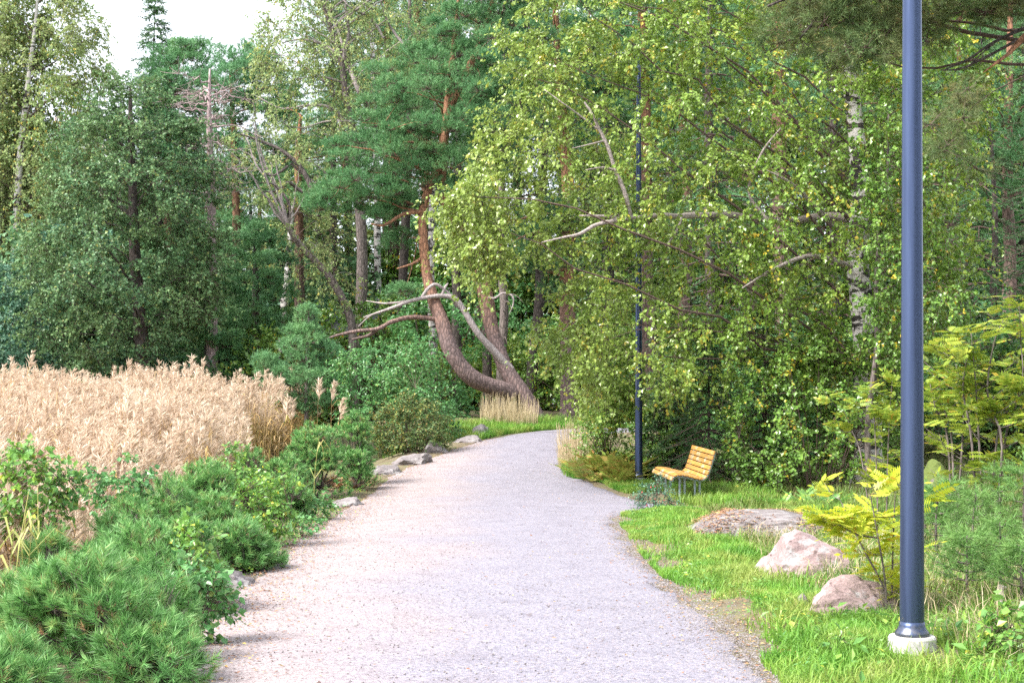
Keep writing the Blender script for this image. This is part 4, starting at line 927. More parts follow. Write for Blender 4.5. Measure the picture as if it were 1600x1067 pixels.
# weeping pale birch boughs below it, over the reeds
Yd = 47.0; d0 = onground(455, Yd); q = lambda x, y, d=0: P(x, y, Yd + d)
def lean_limbs(t):
    mb = MB()
    for pts, r in (([(548, 500), (520, 440), (490, 405), (462, 375), (447, 350), (440, 320), (420, 300)], .12), ([(447, 350), (452, 320), (430, 290), (405, 285)], .06), ([(490, 300), (470, 262), (440, 235), (400, 218), (375, 210)], .10), ([(510, 310), (470, 298), (450, 285), (435, 298), (405, 300)], .075), ([(450, 260), (425, 275), (405, 262)], .05), ([(455, 255), (470, 270), (500, 290)], .05)):
        limb(mb, [q(x, y, rg.normal(0, .3)) for x, y in pts], list(np.linspace(r, r * .25, 5)), 20, 7, rg=rg, wob=.08)
    sep(mb, 'limb', M['grey_bark'], t)
broad_tree('birch_tree', 'grey leaning birch with twisted half dead boughs left of the curved pine', 'birch tree', onground(555, Yd), [([onground(555, Yd), q(552, 560), q(548, 500), q(520, 440), q(480, 395), q(450, 355)], [.16, .15, .14, .125, .10, .07])],
           [([(360, 190), (400, 150), (470, 210), (500, 270), (500, 330), (450, 380), (400, 340), (350, 300), (340, 230)], Yd, 1.6, 27, 2, .5), ([(440, 340), (500, 380), (560, 430), (570, 480), (520, 470), (470, 420)], Yd, 1.2, 26, 2, .6)], 'grey_bark', 'far_birch_leaf', rg, clump=.42, ntw=8, nlf=12, tl=.55, ll=.075, lw=.06, droop=.5, hang=.6, nmain=18, extra=lean_limbs, limb_mat='dead_wood', tw=.006)
# the dead pine
Ys = 45.8; s0 = onground(331, Ys); q = lambda x, y, d=0: P(x, y, Ys + d)
t = thing('dead_tree', 'bare grey dead pine trunk with wiry leafless branches right of the alder', 'dead tree', s0); mb = MB()
tr = trunk_of(mb, [s0, q(332, 440), q(330, 300), q(327, 190), q(328, 108)], [.20, .17, .13, .09, .03], 30, 10, 1.2, rg, .04); mb.build('trunk', M['snag_wood'], t, True)
mb = MB(); K = 44; hz = rg.uniform(.45, .93, K); at_ = np.stack([np.interp(hz, np.linspace(0, 1, 30), tr[:, i]) for i in range(3)], 1); an = rg.uniform(0, 6.283, K); ln = rg.uniform(1.2, 3.0, K) * (1.35 - hz)
e = at_ + np.stack([np.cos(an) * ln, np.sin(an) * ln, rg.uniform(-.5, .35, K)], 1); c = bezier(at_, (at_ + e) / 2 + np.array([0, 0, .25]) * rg.normal(.5, 1, (K, 1)), e, 9); c[:, 1:] += rg.normal(0, .05, c[:, 1:].shape)
tubes(mb, c, .03 * np.linspace(1, .25, 9)[None] * np.ones((K, 1)), 5)
for rep in range(2):
    j = rg.integers(0, K, 240); i = rg.integers(3, 9, 240); a = c[j, i]; dr_ = nrm(rg.normal(size=(240, 3)) * [1, 1, .6] + nrm(e - at_)[j]); ee = a + dr_ * rg.uniform(.2, .7, (240, 1)); cc = bezier(a, (a + ee) / 2 + rg.normal(0, .06, a.shape), ee, 5); tubes(mb, cc, .010 * np.linspace(1, .4, 5)[None] * np.ones((240, 1)), 3)
mb.build('branches', M['snag_wood'], t, True)

# ================================================================== PINES AND SPRUCES OF THE WOOD
rg = np.random.default_rng(31)
def tall_pine(name, label, trunk_px, radii, Y, polys, group=None, bark='tall_pine_bark', mat='pine_needle', clump=.6, nsh=52, K=12, nl=.12, nw=.025, slen=.16, nmain=16, stubs=0, flat=.55):
    g = onground(trunk_px[0][0], Y); t = thing(name, label, 'pine tree', g, group); mb = MB()
    tr = trunk_of(mb, [g] + [P(x, y, Y) for x, y in trunk_px[1:]], radii, 30, 11, 1.25, rg, .03); mb.build('trunk', M[bark], t, True)
    C = np.concatenate([fill(rg, *p) for p in polys]); C = C[C[:, 2] > zf(C[:, 0], C[:, 1]) + .4]
    mb = MB(); attach(mb, rg, C, [tr[6:]], .15, nmain, .08, 1.0)
    for i in range(stubs):
        a = tr[rg.integers(6, 22)]; an = rg.uniform(0, 6.28); ln = rg.uniform(.3, 1.2); limb(mb, [a, a + [math.cos(an) * ln * .5, math.sin(an) * ln * .5, .05], a + [math.cos(an) * ln, math.sin(an) * ln, rg.uniform(-.3, .1)]], [.03, .02, .006], 7, 5)
    mb.build('branches', M[bark], t, True)
    l = MB(); b = MB(); tufts(l, b, rg, C, clump, nsh, K, slen, nl, nw, flat, .65); b.build('twigs', M['twig'], t); l.build('crown', M[mat], t)
    return t
tall_pine('pine_tree', 'broad light green pine crown against the white sky, left of the thin spruce tip', [(262, 600), (262, 300), (266, 120), (270, 84)], [.2, .15, .07, .02], 58, [([(222, 150), (235, 110), (252, 84), (272, 66), (292, 70), (310, 62), (318, 80), (326, 110), (312, 150), (318, 220), (300, 290), (240, 290), (215, 220)], 58, 2.2, 23, 3, .95)], mat='far_needle', clump=.62, nsh=64)
tall_pine('pine_tree', 'flat topped pine with an orange trunk behind the bare dead tree', [(372, 590), (370, 380), (366, 230), (362, 140), (360, 100)], [.22, .17, .13, .08, .03], 55, [([(312, 140), (330, 100), (358, 80), (392, 72), (430, 95), (452, 130), (450, 190), (400, 175), (380, 200), (340, 190), (318, 175)], 55, 2.2, 23, 3, .95), ([(320, 200), (440, 190), (440, 300), (330, 300)], 55, 1.8, 25, 2, .7)], mat='far_needle', clump=.6, stubs=6)
tall_pine('pine_tree', 'pine with a straight orange trunk between the leaning birch and the curved pine', [(470, 590), (468, 440), (467, 330), (466, 240), (470, 180)], [.22, .19, .16, .12, .05], 52, [([(410, 300), (450, 260), (500, 280), (520, 330), (480, 350), (430, 340)], 52, 1.8, 26, 2, .6), ([(420, 150), (520, 140), (560, 240), (470, 260), (420, 220)], 53, 2, 28, 2, .5)], mat='pine_needle', clump=.55, stubs=5)
tall_pine('pine_tree', 'dark bushy pine low over the reeds, right of the alder trunk', [(330, 600), (325, 520), (325, 430), (322, 380)], [.16, .13, .08, .03], 46, [([(285, 540), (300, 480), (320, 440), (345, 415), (362, 440), (352, 490), (370, 560), (345, 600), (285, 596)], 46, 1.8, 24, 2, .95)], mat='pine_needle', clump=.5, bark='dark_bark')
tall_pine('pine_tree', 'mid green bushy pine between the dead tree and the leaning birch', [(400, 610), (400, 480), (398, 380)], [.18, .14, .04], 48, [([(345, 560), (360, 470), (352, 410), (372, 372), (402, 352), (440, 372), (455, 430), (445, 500), (432, 560), (395, 600), (350, 600)], 48, 2.0, 24, 2, .95)], mat='far_needle', clump=.5, bark='dark_bark')
tall_pine('young_pine', 'soft grey green young pine with a pointed top left of the willow bush', [(478, 640), (480, 570), (482, 500), (483, 482)], [.07, .055, .03, .01], 38.5, [([(483, 480), (496, 512), (510, 545), (540, 570), (535, 600), (520, 645), (440, 645), (415, 600), (408, 555), (440, 545), (462, 515)], 38.5, 1.0, 20, 2, .95)], mat='far_needle', clump=.30, nsh=44, K=14, nl=.09, nw=.015, slen=.14, bark='grey_bark', flat=.8)
# dark trunks behind the curved pine
for lb, tp, r, Y in (('dark straight pine trunk right behind the raised dead limb of the curved pine', [(712, 640), (713, 560), (714, 480), (713, 400), (716, 200), (716, 0)], .19, 50),
                     ('pale grey brown pine trunk right of the curved pine, with a broken knot', [(783, 650), (784, 560), (788, 480), (783, 400), (785, 200), (788, 0)], .17, 49.5),
                     ('dark short pine trunk showing low between the two curved trunks', [(762, 650), (761, 560), (757, 480), (752, 300), (752, 0)], .17, 52),
                     ('leaning dark pine trunk between the curved pine and the path bend', [(829, 640), (833, 560), (842, 480), (846, 380), (850, 200), (850, 0)], .21, 53),
                     ('dark pine trunk with lower dead stubs left behind the willow bush', [(630, 640), (626, 540), (630, 430), (640, 200), (640, 0)], .2, 54)):
    tall_pine('pine_tree', lb, tp, [r * 1.1, r, r * .92, r * .85, r * .6, r * .3], Y, [([(tp[0][0] - 70, 240), (tp[0][0] - 60, 120), (tp[0][0], 20), (tp[0][0] + 60, 60), (tp[0][0] + 80, 200), (tp[0][0] + 20, 270)], Y, 2.2, 32, 2, .7)], bark='dark_bark' if 'dark' in lb else 'grey_bark', clump=.65, nsh=34, K=9, stubs=5)
# the stout pine at the bend
tall_pine('pine_tree', 'stout pine with pinkish scaly bark at the inside of the path bend', [(893, 660), (890, 600), (887, 500), (886, 400), (888, 300), (880, 200), (870, 60), (866, -60)], [.36, .33, .27, .24, .21, .17, .12, .05], 47, [([(800, 60), (840, -40), (930, -60), (960, 60), (950, 200), (860, 230), (810, 180)], 47, 2.4, 30, 2, .8), ([(820, 340), (870, 300), (905, 350), (900, 440), (850, 470), (815, 430)], 46, 1.4, 26, 2, .7)], bark='pine_bark', stubs=8)
tall_pine('pine_tree', 'pine with orange upper trunk glimpsed behind the far lamp post', [(1012, 660), (1011, 500), (1009, 330), (1008, 160), (1006, 40), (1004, -80)], [.26, .23, .2, .17, .12, .05], 46, [([(900, 40), (960, -60), (1080, -80), (1120, 40), (1100, 160), (1030, 120), (960, 200), (900, 140)], 46, 2.4, 30, 2, .75), ([(1020, 200), (1140, 190), (1180, 260), (1100, 300), (1030, 260)], 45, 1.8, 30, 2, .6)], stubs=8)
tall_pine('pine_tree', 'pine with a reddish trunk and bare side branches at the right picture edge', [(1570, 640), (1575, 500), (1578, 400), (1574, 300), (1576, 150), (1580, -40)], [.19, .17, .15, .13, .1, .04], 34, [([(1440, 130), (1530, 100), (1640, 80), (1660, 260), (1600, 330), (1530, 320), (1470, 260)], 33, 1.6, 38, 2, .55)], mat='pine_needle', stubs=9)
# the near pine whose boughs hang into the top right corner
def near_pine():
    Y = 18.5; g = onground(1790, Y); q = lambda x, y, d=0: P(x, y, Y + d); t = thing('pine_tree', 'pine outside the right edge whose browned boughs hang into the top right corner', 'pine tree', g); mb = MB()
    tr = trunk_of(mb, [g, q(1786, 500), q(1780, 250), q(1770, 0), q(1765, -250), q(1760, -420)], [.24, .22, .19, .16, .1, .04], 30, 12, 1.2, rg, .03); mb.build('trunk', M['tall_pine_bark'], t, True)
    mb = MB()
    for pts, r in (([(1775, 40), (1690, 10), (1600, 45), (1550, 68), (1510, 95), (1478, 108)], .034), ([(1775, 60), (1680, 20), (1600, 58), (1540, 90), (1500, 108), (1470, 110)], .03), ([(1555, 66), (1530, 88), (1505, 112)], .014), ([(1600, 22), (1572, 24), (1545, 20), (1518, 16)], .018), ([(1574, 24), (1570, 36), (1574, 44)], .012), ([(1780, 0), (1640, -30), (1500, -40), (1380, -20), (1290, 20), (1250, 60)], .05), ([(1780, -60), (1600, -90), (1420, -60), (1300, -30), (1200, 10)], .05)):
        limb(mb, [q(x, y, -1.2 * (1790 - x) / 500) for x, y in pts], list(np.linspace(r, r * .3, 5)), 20, 7, rg=rg, wob=.08)
    sep(mb, 'bough', M['dark_bark'], t)
    mb = MB(); limb(mb, [q(1640, 20, -.6), q(1600, 58, -.7), q(1578, 82, -.7), q(1560, 96, -.8), q(1536, 114, -.8)], [.04, .034, .028, .02, .006], 16, 7, rg=rg, wob=.1); mb.build('broken_branch', M['pine_bark'], t, True)
    C = np.concatenate([fill(rg, [(1195, 0), (1210, -90), (1420, -120), (1640, -110), (1650, 0), (1560, 20), (1480, 40), (1400, 60), (1330, 30), (1250, 40)], Y - 1, 1.5, 36, 3, .7), fill(rg, [(1205, 40), (1260, 30), (1330, 20), (1400, 50), (1410, 100), (1340, 120), (1260, 105), (1212, 85)], Y - 1.2, 1.1, 34, 2, .75), fill(rg, [(1440, 50), (1500, 40), (1500, 60), (1450, 80)], Y - 1, .6, 28, 1), fill(rg, [(1440, 150), (1480, 130), (1520, 150), (1560, 200), (1540, 260), (1490, 270), (1450, 220)], Y + 3, .9, 34, 2, .6)])
    l = MB(); b = MB(); tufts(l, b, rg, C, .30, 40, 24, .13, .085, .0085, .55, .1, .7, .005, -.9); attach(b, rg, C, [tr[12:]], .0, 10, .05, .6)
    b.build('twigs', M['twig'], t); l.build('crown', M['bough_needle'], t)
near_pine()
# spruces
s_ = thing('spruce_tree', 'thin dark spruce tip rising into the white sky above the other trees', 'spruce tree', onground(243, 62)); spruce(s_, rg, s_.location, EYE - (-3 - HZ) / F * 62 - s_.location[2], 3.4, 6, 40, 6, 14, 9, .12, .04, .5, gaps=.28)
for lb, px, Y, H, Rm in (('dark young spruce directly behind the orange bench', 1105, 27.3, 3.0, 1.15), ('dark young spruce right of the bench under the birch leaves', 1190, 27.6, 3.4, 1.2), ('small dark spruce between the far lamp post and the bench', 1045, 29.0, 2.2, .95)):
    s_ = thing('spruce_tree', lb, 'spruce tree', onground(px, Y), 'young spruces behind the bench'); spruce(s_, rg, s_.location, H, Rm, .12, 20, 7, 14, 14, .045, .011, .2, droop=.4)
for lb, px, Y, H, Rm in (('tall dark spruce behind the slim birch, right of the white trunk', 1530, 31, 9.5, 2.0), ('dark spruce at the right edge behind the young rowans', 1660, 29, 8.5, 2.2)):
    s_ = thing('spruce_tree', lb, 'spruce tree', onground(px, Y), 'dark spruces at the right'); spruce(s_, rg, s_.location, H, Rm, .4, 30, 7, 16, 10, .06, .018, .28, droop=.45)
# slender white birch trunks seen through the wood
for lb, px, Y, pts in (('slender white birch trunk seen between the limbs of the curved pine', 676, 52, [(676, 640), (677, 540), (673, 440), (675, 330), (678, 200), (690, 60)]), ('short pale birch stem left of the leaning birch behind the young pine', 447, 51, [(438, 610), (443, 500), (449, 440), (452, 380), (460, 300)]),
                       ('white birch trunk far right behind the curved pine crown', 590, 60, [(592, 640), (590, 420), (588, 250), (582, 80), (580, -20)])):
    g = onground(pts[0][0], Y); top = pts[-1]
    broad_tree('birch_tree', lb, 'birch tree', g, [([g] + [P(x, y, Y) for x, y in pts[1:]], [.17, .155, .14, .12, .09, .04])], [([(top[0] - 70, top[1] + 160), (top[0] - 50, top[1] - 20), (top[0] + 40, top[1] - 30), (top[0] + 80, top[1] + 120), (top[0], top[1] + 190)], Y, 1.6, 30, 2, .7)], 'birch_bark', 'far_birch_leaf', rg, clump=.55, ntw=9, nlf=12, tl=.6, ll=.09, lw=.07, droop=.6, nmain=12, tw=.006)

# the red cabin glimpsed among the trunks
g = onground(545, 51.5); x, y, z = g; t = thing('cabin', 'red wooden cabin with a dark roof glimpsed through the trees left of the curved pine', 'cabin', g)
zb = EYE - (530 - HZ) / F * 51.5; z = zb - 2.6
mb = MB(); bevel_box(mb, (x - .4, y + 2, z + 1.3), (2.2, 3.6, 2.9), .02); [bevel_box(mb, (x - .4, y + .19, z + .1 + k * .2), (2.2, .03, .17), .008) for k in range(14)]; mb.build('wall', M['cabin_red'], t)
mb = MB(); V = [(x - 1.75, y - .3, z + 2.6), (x + .95, y - .3, z + 2.6), (x + .95, y + 4.3, z + 2.6), (x - 1.75, y + 4.3, z + 2.6), (x - 1.75, y + 2, z + 3.6), (x + .95, y + 2, z + 3.6)]; V += [(a, b_, c_ + .1) for a, b_, c_ in V]
mb.poly(V, [(0, 1, 5, 4), (2, 3, 4, 5), (6, 10, 11, 7), (8, 11, 10, 9), (0, 6, 7, 1), (2, 8, 9, 3), (0, 4, 10, 6), (4, 3, 9, 10), (1, 7, 11, 5), (5, 11, 8, 2)]); mb.build('roof', M['cabin_roof'], t)
mb = MB(); bevel_box(mb, (x - .1, y + .15, z + 1.75), (.8, .06, 1.1), .01); wn = mb.build('window', M['cabin_trim'], t); mb = MB(); bevel_box(mb, (x - .1, y + .115, z + 1.75), (.66, .02, .94), .004); mb.build('pane', M['window_glass'], wn)
mb = MB(); bevel_box(mb, (x + .66, y + .13, z + 1.3), (.14, .1, 2.85), .01); mb.build('corner_board', M['cabin_trim'], t)

# ================================================================== FOREST BEHIND, COPIES OF A FEW KINDS
rg = np.random.default_rng(41); HID = np.array([0.0, 90.0, 0.0])
def proto_pine(H, lb, grp, loc):
    t = thing('pine_tree', lb, 'pine tree', loc, grp); o = np.array(t.location); mb = MB(); a = rg.normal(0, .25, 2)
    tr = trunk_of(mb, [o, o + [a[0], a[1], H * .4], o + [a[1], -a[0], H * .75], o + [0, 0, H]], [H * .0135, H * .011, H * .007, .03], 16, 8); mb.build('trunk', M['tall_pine_bark'], t, True)
    n = 95; u = nrm(rg.normal(size=(n, 3))) * (rg.random((n, 1)) ** .4); C = o + u * [H * .17, H * .17, H * .25] + [0, 0, H * .74]
    low = np.stack([rg.normal(0, H * .07, 16), rg.normal(0, H * .07, 16), rg.uniform(H * .3, H * .55, 16)], 1) + o; C = np.concatenate([C, low])
    mb = MB(); attach(mb, rg, C, [tr[5:]], .1, 16, .1); mb.build('branches', M['tall_pine_bark'], t, True)
    l = MB(); tufts(l, None, rg, C, .8, 44, 9, .2, .15, .024, .55, .6); l.build('crown', M['far_needle'], t); return t
def proto_spruce(H, lb, grp, loc):
    t = thing('spruce_tree', lb, 'spruce tree', loc, grp); spruce(t, rg, t.location, H, H * .15, .5, 40, 7, 12, 8, .10, .035, .42, gaps=.1); return t
def proto_birch(H, lb, grp, loc):
    t = thing('birch_tree', lb, 'birch tree', loc, grp); o = np.array(t.location); mb = MB(); a = rg.normal(0, .3, 2)
    tr = trunk_of(mb, [o, o + [a[0], a[1], H * .4], o + [a[1], -a[0], H * .75], o + [0, 0, H]], [H * .011, H * .009, H * .005, .02], 16, 8); mb.build('trunk', M['birch_bark'], t, True)
    n = 110; u = nrm(rg.normal(size=(n, 3))) * (rg.random((n, 1)) ** .4); C = o + u * [H * .16, H * .16, H * .34] + [0, 0, H * .64]
    mb = MB(); attach(mb, rg, C, [tr[4:]], .7, 22); mb.build('branches', M['grey_bark'], t, True)
    l = MB(); foliage(l, None, rg, C, .75, 10, 13, .9, .6, .14, .11, .7); l.build('crown', M['far_birch_leaf'], t); return t
def proto_bush(R, H, mat, lb, grp, loc, ll=.09):
    t = thing('understory_shrub', lb, 'shrub', loc, grp); o = np.array(t.location); n = 60; u = nrm(rg.normal(size=(n, 3))) * (rg.random((n, 1)) ** .4); C = o + u * [R, R, H * .5] + [0, 0, H * .5]; C = C[C[:, 2] > o[2] + .1]
    mb = MB(); A = np.repeat(o[None], len(C), 0) + rg.normal(0, .12, C.shape) * [1, 1, 0]; tubes(mb, bezier(A, (A + C) / 2 + [0, 0, .2], C, 6), .02 * np.linspace(1, .3, 6)[None] * np.ones((len(C), 1)), 4); mb.build('stems', M['twig'], t)
    l = MB(); foliage(l, None, rg, C, R * .3, 10, 13, R * .34, .2, ll, ll * .75, .35); l.build('foliage', M[mat], t); return t
def scatter(proto, spots, Href):
    """first spot moves the built thing itself, the others are copies with copies of its parts"""
    for i, (px, Y, H, lb, grp) in enumerate(spots):
        g = onground(px, Y); sc = H / Href; rz = rg.uniform(0, 6.28)
        if i == 0: proto.location = g; proto.rotation_euler = (0, 0, rz); proto.scale = (sc,) * 3; proto['label'] = lb; proto['group'] = grp
        else: dup(proto, g, rz, sc * rg.uniform(.95, 1.05), lb, grp)
LBL = {('pine', 'l'): 'distant pine in the wood behind the alder and the dead tree', ('pine', 'm'): 'distant pine deep in the wood behind the curved pine', ('pine', 'r'): 'distant pine deep in the wood behind the big birch',
       ('spruce', 'l'): 'distant dark spruce in the wood behind the alder and the dead tree', ('spruce', 'm'): 'distant dark spruce deep in the wood behind the curved pine', ('spruce', 'r'): 'distant dark spruce deep in the wood behind the big birch',
       ('birch', 'l'): 'distant pale birch in the wood behind the alder and the dead tree', ('birch', 'm'): 'distant pale birch deep in the wood behind the curved pine', ('birch', 'r'): 'distant pale birch deep in the wood behind the big birch',
       ('shrub', 'l'): 'dark undergrowth shrub at the foot of the far trees beyond the reeds', ('shrub', 'm'): 'leafy undergrowth shrub among the trunks behind the curved pine', ('shrub', 'r'): 'dark undergrowth shrub on the forest floor behind the bench and big birch'}
def zone(px): return 'l' if px < 480 else ('m' if px < 860 else 'r')
GRP = {'l': 'far trees beyond the reeds', 'm': 'far trees behind the curved pine', 'r': 'far trees behind the big birch'}
spots = {'pine': [], 'spruce': [], 'birch': []}
for row, (Y, step) in enumerate(((58, 88), (66, 70), (75, 66))):
    for i, px in enumerate(np.arange(-180, 1800, step)):
        px = float(px + rg.uniform(-25, 25)); YY = Y + rg.uniform(-3, 3); kind = ('spruce', 'pine', 'birch', 'spruce', 'pine')[int(rg.integers(0, 5))] if px > 430 else ('birch', 'pine', 'birch')[int(rg.integers(0, 3))]
        H = rg.uniform(19, 25)
        if 140 < px < 480: H = rg.uniform(.80, .98) * (EYE + (HZ - 135) / F * YY); kind = 'spruce' if i % 3 else 'pine'
        elif px <= 140: H = rg.uniform(14, 17)
        if row == 0 and px > 520 and px < 900: continue
        spots[kind].append((px, YY, H, LBL[kind, zone(px)], GRP[zone(px)]))
# right hand middle distance, closing the wood behind the birch, and the unseen wood right of the path
for px, Y, H, k in ((1120, 36, 15, 'spruce'), (1230, 40, 18, 'pine'), (1420, 37, 17, 'spruce'), (1310, 44, 19, 'spruce'), (1500, 42, 18, 'pine'), (1640, 38, 17, 'spruce'), (1180, 47, 19, 'pine'), (960, 54, 19, 'spruce'), (1060, 52, 19, 'pine')):
    spots[k].append((px, Y, H, LBL[k, 'r'], 'far trees behind the big birch'))
for i in range(16):
    px = float(rg.uniform(150, 520)); YY = float(rg.uniform(60, 70)); k = ('spruce', 'birch')[i % 2]; spots[k].append((px, YY, rg.uniform(.7, .95) * (EYE + (HZ - 150) / F * YY), LBL[k, zone(px)], GRP[zone(px)]))
for x, y, H, k in ((11.5, 14, 13, 'spruce'), (10.0, 7.5, 12, 'pine'), (13, 1.5, 14, 'spruce'), (12, -4.0, 13, 'pine'), (16, 9, 15, 'spruce'), (15, -9, 15, 'spruce'), (9.0, 3.5, 13, 'spruce'), (8.5, -1.5, 12, 'spruce'), (9.5, 11, 11, 'spruce'), (7.2, 5.8, 10, 'spruce'), (7.0, 1.2, 11, 'spruce'), (6.6, -4.0, 12, 'spruce'), (6.4, -6.5, 12, 'spruce'), (5.8, -9.5, 13, 'spruce'), (5.0, -12.5, 13, 'spruce'), (8.0, -11, 14, 'spruce'), (9.5, -6, 14, 'birch'), (7.6, 8.2, 9, 'spruce')):
    spots[k].append((800 + x / y * F if abs(y) > .1 else 0, y, H, 'tree of the wood right of the path, standing beyond the right picture edge', 'trees beyond the right picture edge'))
for k, mk, Hr in (('pine', proto_pine, 18.0), ('spruce', proto_spruce, 19.0), ('birch', proto_birch, 17.0)):
    half = spots[k][::2], spots[k][1::2]
    for hlf in half: scatter(mk(Hr, 'x', 'y', HID), hlf, Hr)
sh = {'willow_leaf': [], 'shade_leaf': [], 'teal_leaf': [], 'birch_leaf': [], 'alder_leaf': []}
for i in range(64):
    px = float(rg.uniform(-60, 1650)); Y = float(rg.uniform(47, 58)); H = float(rg.uniform(2.2, 4.5))
    mt = ('teal_leaf', 'alder_leaf', 'shade_leaf')[int(rg.integers(0, 3))] if px < 560 else ('shade_leaf', 'willow_leaf', 'birch_leaf')[int(rg.integers(0, 3))]
    if 860 < px and Y < 50: H = 2.2
    sh[mt].append((px, Y, H, LBL['shrub', zone(px)], 'undergrowth shrubs'))
for i in range(46):
    px = float(rg.uniform(-60, 560)); Y = float(rg.uniform(50, 64)); sh[('teal_leaf', 'alder_leaf', 'alder_leaf')[i % 3]].append((px, Y, float(rg.uniform(4.5, 8.5)), LBL['shrub', 'l' if px < 480 else 'm'], 'undergrowth shrubs'))
for i in range(44):
    px = float(rg.uniform(480, 1750)); Y = float(rg.uniform(60, 74)); sh[('shade_leaf', 'alder_leaf', 'willow_leaf')[i % 3]].append((px, Y, float(rg.uniform(5, 10)), LBL['shrub', zone(px)], 'undergrowth shrubs'))
sh['shade_leaf'] += [(572, 49.6, 4.3, 'tall leafy shrub half hiding the red cabin', 'undergrowth shrubs')]
for px, Y, h_ in ((1720, 20, 2.2), (1800, 24, 2.8), (1760, 16, 1.6), (1900, 21, 2.6), (1950, 27, 3.0)): sh['shade_leaf'].append((px, Y, h_, LBL['shrub', 'r'], 'undergrowth shrubs'))
for i in range(26):
    px = float(rg.uniform(940, 1700)); Y = float(rg.uniform(29, 40)); sh['shade_leaf' if i % 2 else 'willow_leaf'].append((px, Y, float(rg.uniform(1.4, 3.2)), LBL['shrub', 'r'], 'undergrowth shrubs'))
for x, y, Hh in ((765, 48, 2.6), (805, 50, 3.2), (850, 50, 2.4), (735, 49, 2.8), (690, 50, 3.2), (940, 49, 2.4)): sh['birch_leaf'].append((x, y, Hh, LBL['shrub', zone(x)], 'undergrowth shrubs'))
for mt, sp in sh.items():
    sp = [v for v in sp if 'cabin' in v[3] or not (abs(v[0] - 545) < 60 and v[1] < 56)]
    sp = [(a_, 56.5 + rg.random() * 4, h_, l_, g_) if 670 < a_ < 880 and y_ < 56 else (a_, y_, h_, l_, g_) for a_, y_, h_, l_, g_ in sp]
    if sp: scatter(proto_bush(1.5, 3.0, mt, 'x', 'y', HID), sp, 3.0)
# dark teal bushes at the far left water edge
rg = np.random.default_rng(43)
leafy_shrub('broadleaf_shrub', 'dark blue green bush at the left picture edge behind the reeds', [(-40, 430), (20, 410), (55, 450), (75, 520), (70, 600), (-40, 615)], 45, 1.6, 24, rg, 'teal_leaf', clump=.4, ntw=10, nlf=13, L=.5, ll=.10, lw=.08, layers=3)
leafy_shrub('broadleaf_shrub', 'low dark bush under the alder crown at the back of the reeds', [(70, 560), (130, 545), (200, 560), (300, 560), (330, 610), (60, 615)], 45, 1.4, 24, rg, 'teal_leaf', clump=.38, ntw=10, nlf=13, L=.45, ll=.10, lw=.08, layers=2)

# ================================================================== SHRUBS ALONG THE PATH
rg = np.random.default_rng(51)
leafy_shrub('willow_bush', 'bright green willow bush under the curved pine limbs', [(528, 585), (540, 555), (565, 540), (590, 545), (620, 548), (645, 545), (668, 545), (680, 562), (688, 590), (702, 622), (712, 652), (710, 682), (680, 696), (600, 690), (550, 660)], 37.5, 1.4, 27, rg, 'willow_leaf', clump=.28, ntw=12, nlf=13, L=.46, ll=.075, lw=.05, layers=4, nstem=16)
leafy_shrub('rose_bush', 'yellowing rose bush in front of the willow bush at the path edge', [(578, 690), (582, 655), (600, 632), (630, 622), (668, 628), (695, 645), (702, 680), (690, 705), (620, 712)], 34.2, .8, 17, rg, 'rose_leaf', clump=.17, ntw=8, nlf=12, L=.26, ll=.055, lw=.04, layers=4, nstem=16)
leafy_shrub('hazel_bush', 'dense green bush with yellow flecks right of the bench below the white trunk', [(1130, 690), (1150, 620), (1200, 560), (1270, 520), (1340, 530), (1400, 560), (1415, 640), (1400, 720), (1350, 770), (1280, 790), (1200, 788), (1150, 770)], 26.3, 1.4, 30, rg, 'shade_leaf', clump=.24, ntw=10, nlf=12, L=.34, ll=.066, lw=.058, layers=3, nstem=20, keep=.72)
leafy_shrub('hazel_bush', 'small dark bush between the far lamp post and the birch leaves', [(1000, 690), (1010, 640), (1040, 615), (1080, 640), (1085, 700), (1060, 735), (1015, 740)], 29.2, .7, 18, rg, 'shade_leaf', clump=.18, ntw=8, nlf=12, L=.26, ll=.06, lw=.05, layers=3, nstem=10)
leafy_shrub('rose_bush', 'small dusty green rose with red hips in front of the far lamp post foot', [(990, 800), (1000, 760), (1018, 742), (1040, 755), (1052, 790), (1045, 818), (1005, 822)], 22.6, .32, 14, rg, 'teal_leaf', clump=.09, ntw=6, nlf=9, L=.16, ll=.032, lw=.022, layers=3, nstem=12, stem_r=.007)
t_ = [o for o in COL.objects if o.name.startswith('rose_bush') and 'hips' in o['label']][0]
mb = MB(); c = fill(rg, [(995, 790), (1005, 758), (1030, 750), (1040, 790)], 22.5, .3, 12, 1)[:10]
for p_ in c: lathe(mb, [(.001, -.012), (.009, -.008), (.011, 0), (.008, .009), (.001, .012)], 8, p_)
mb.build('rosehips', M['rosehip'], t_, True)
# bracken and pale grasses beside the far lamp post
def fern(name, label, px, Y, n, L, rg, mat, spread=.35):
    g = onground(px, Y); t = thing(name, label, 'fern', g); tv, tq = leaf_pinnate(11, L, L * .085, L * .26); mb = MB()
    a = rg.uniform(0, 6.283, n); pos = g + np.stack([np.clip(rg.normal(0, spread * .8, n), -spread * 1.5, spread * 1.5), np.clip(rg.normal(0, spread, n), -spread * 2, spread * 2), np.zeros(n)], 1); pos[:, 2] = zf(pos[:, 0], pos[:, 1]) - .02
    d = np.stack([np.cos(a), np.sin(a), rg.uniform(.6, 1.6, n)], 1); replicate(mb, tv, tq, None, frames(d, np.tile([0, 0, 1.0], (n, 1)) + rg.normal(0, .1, (n, 3))) * rg.uniform(.6, 1.15, n)[:, None, None], pos)
    mb.build('fronds', M[mat], t); return t
fern('bracken', 'browning bracken left of the far lamp post', 950, 29.0, 130, .72, rg, 'fern_leaf', .34)
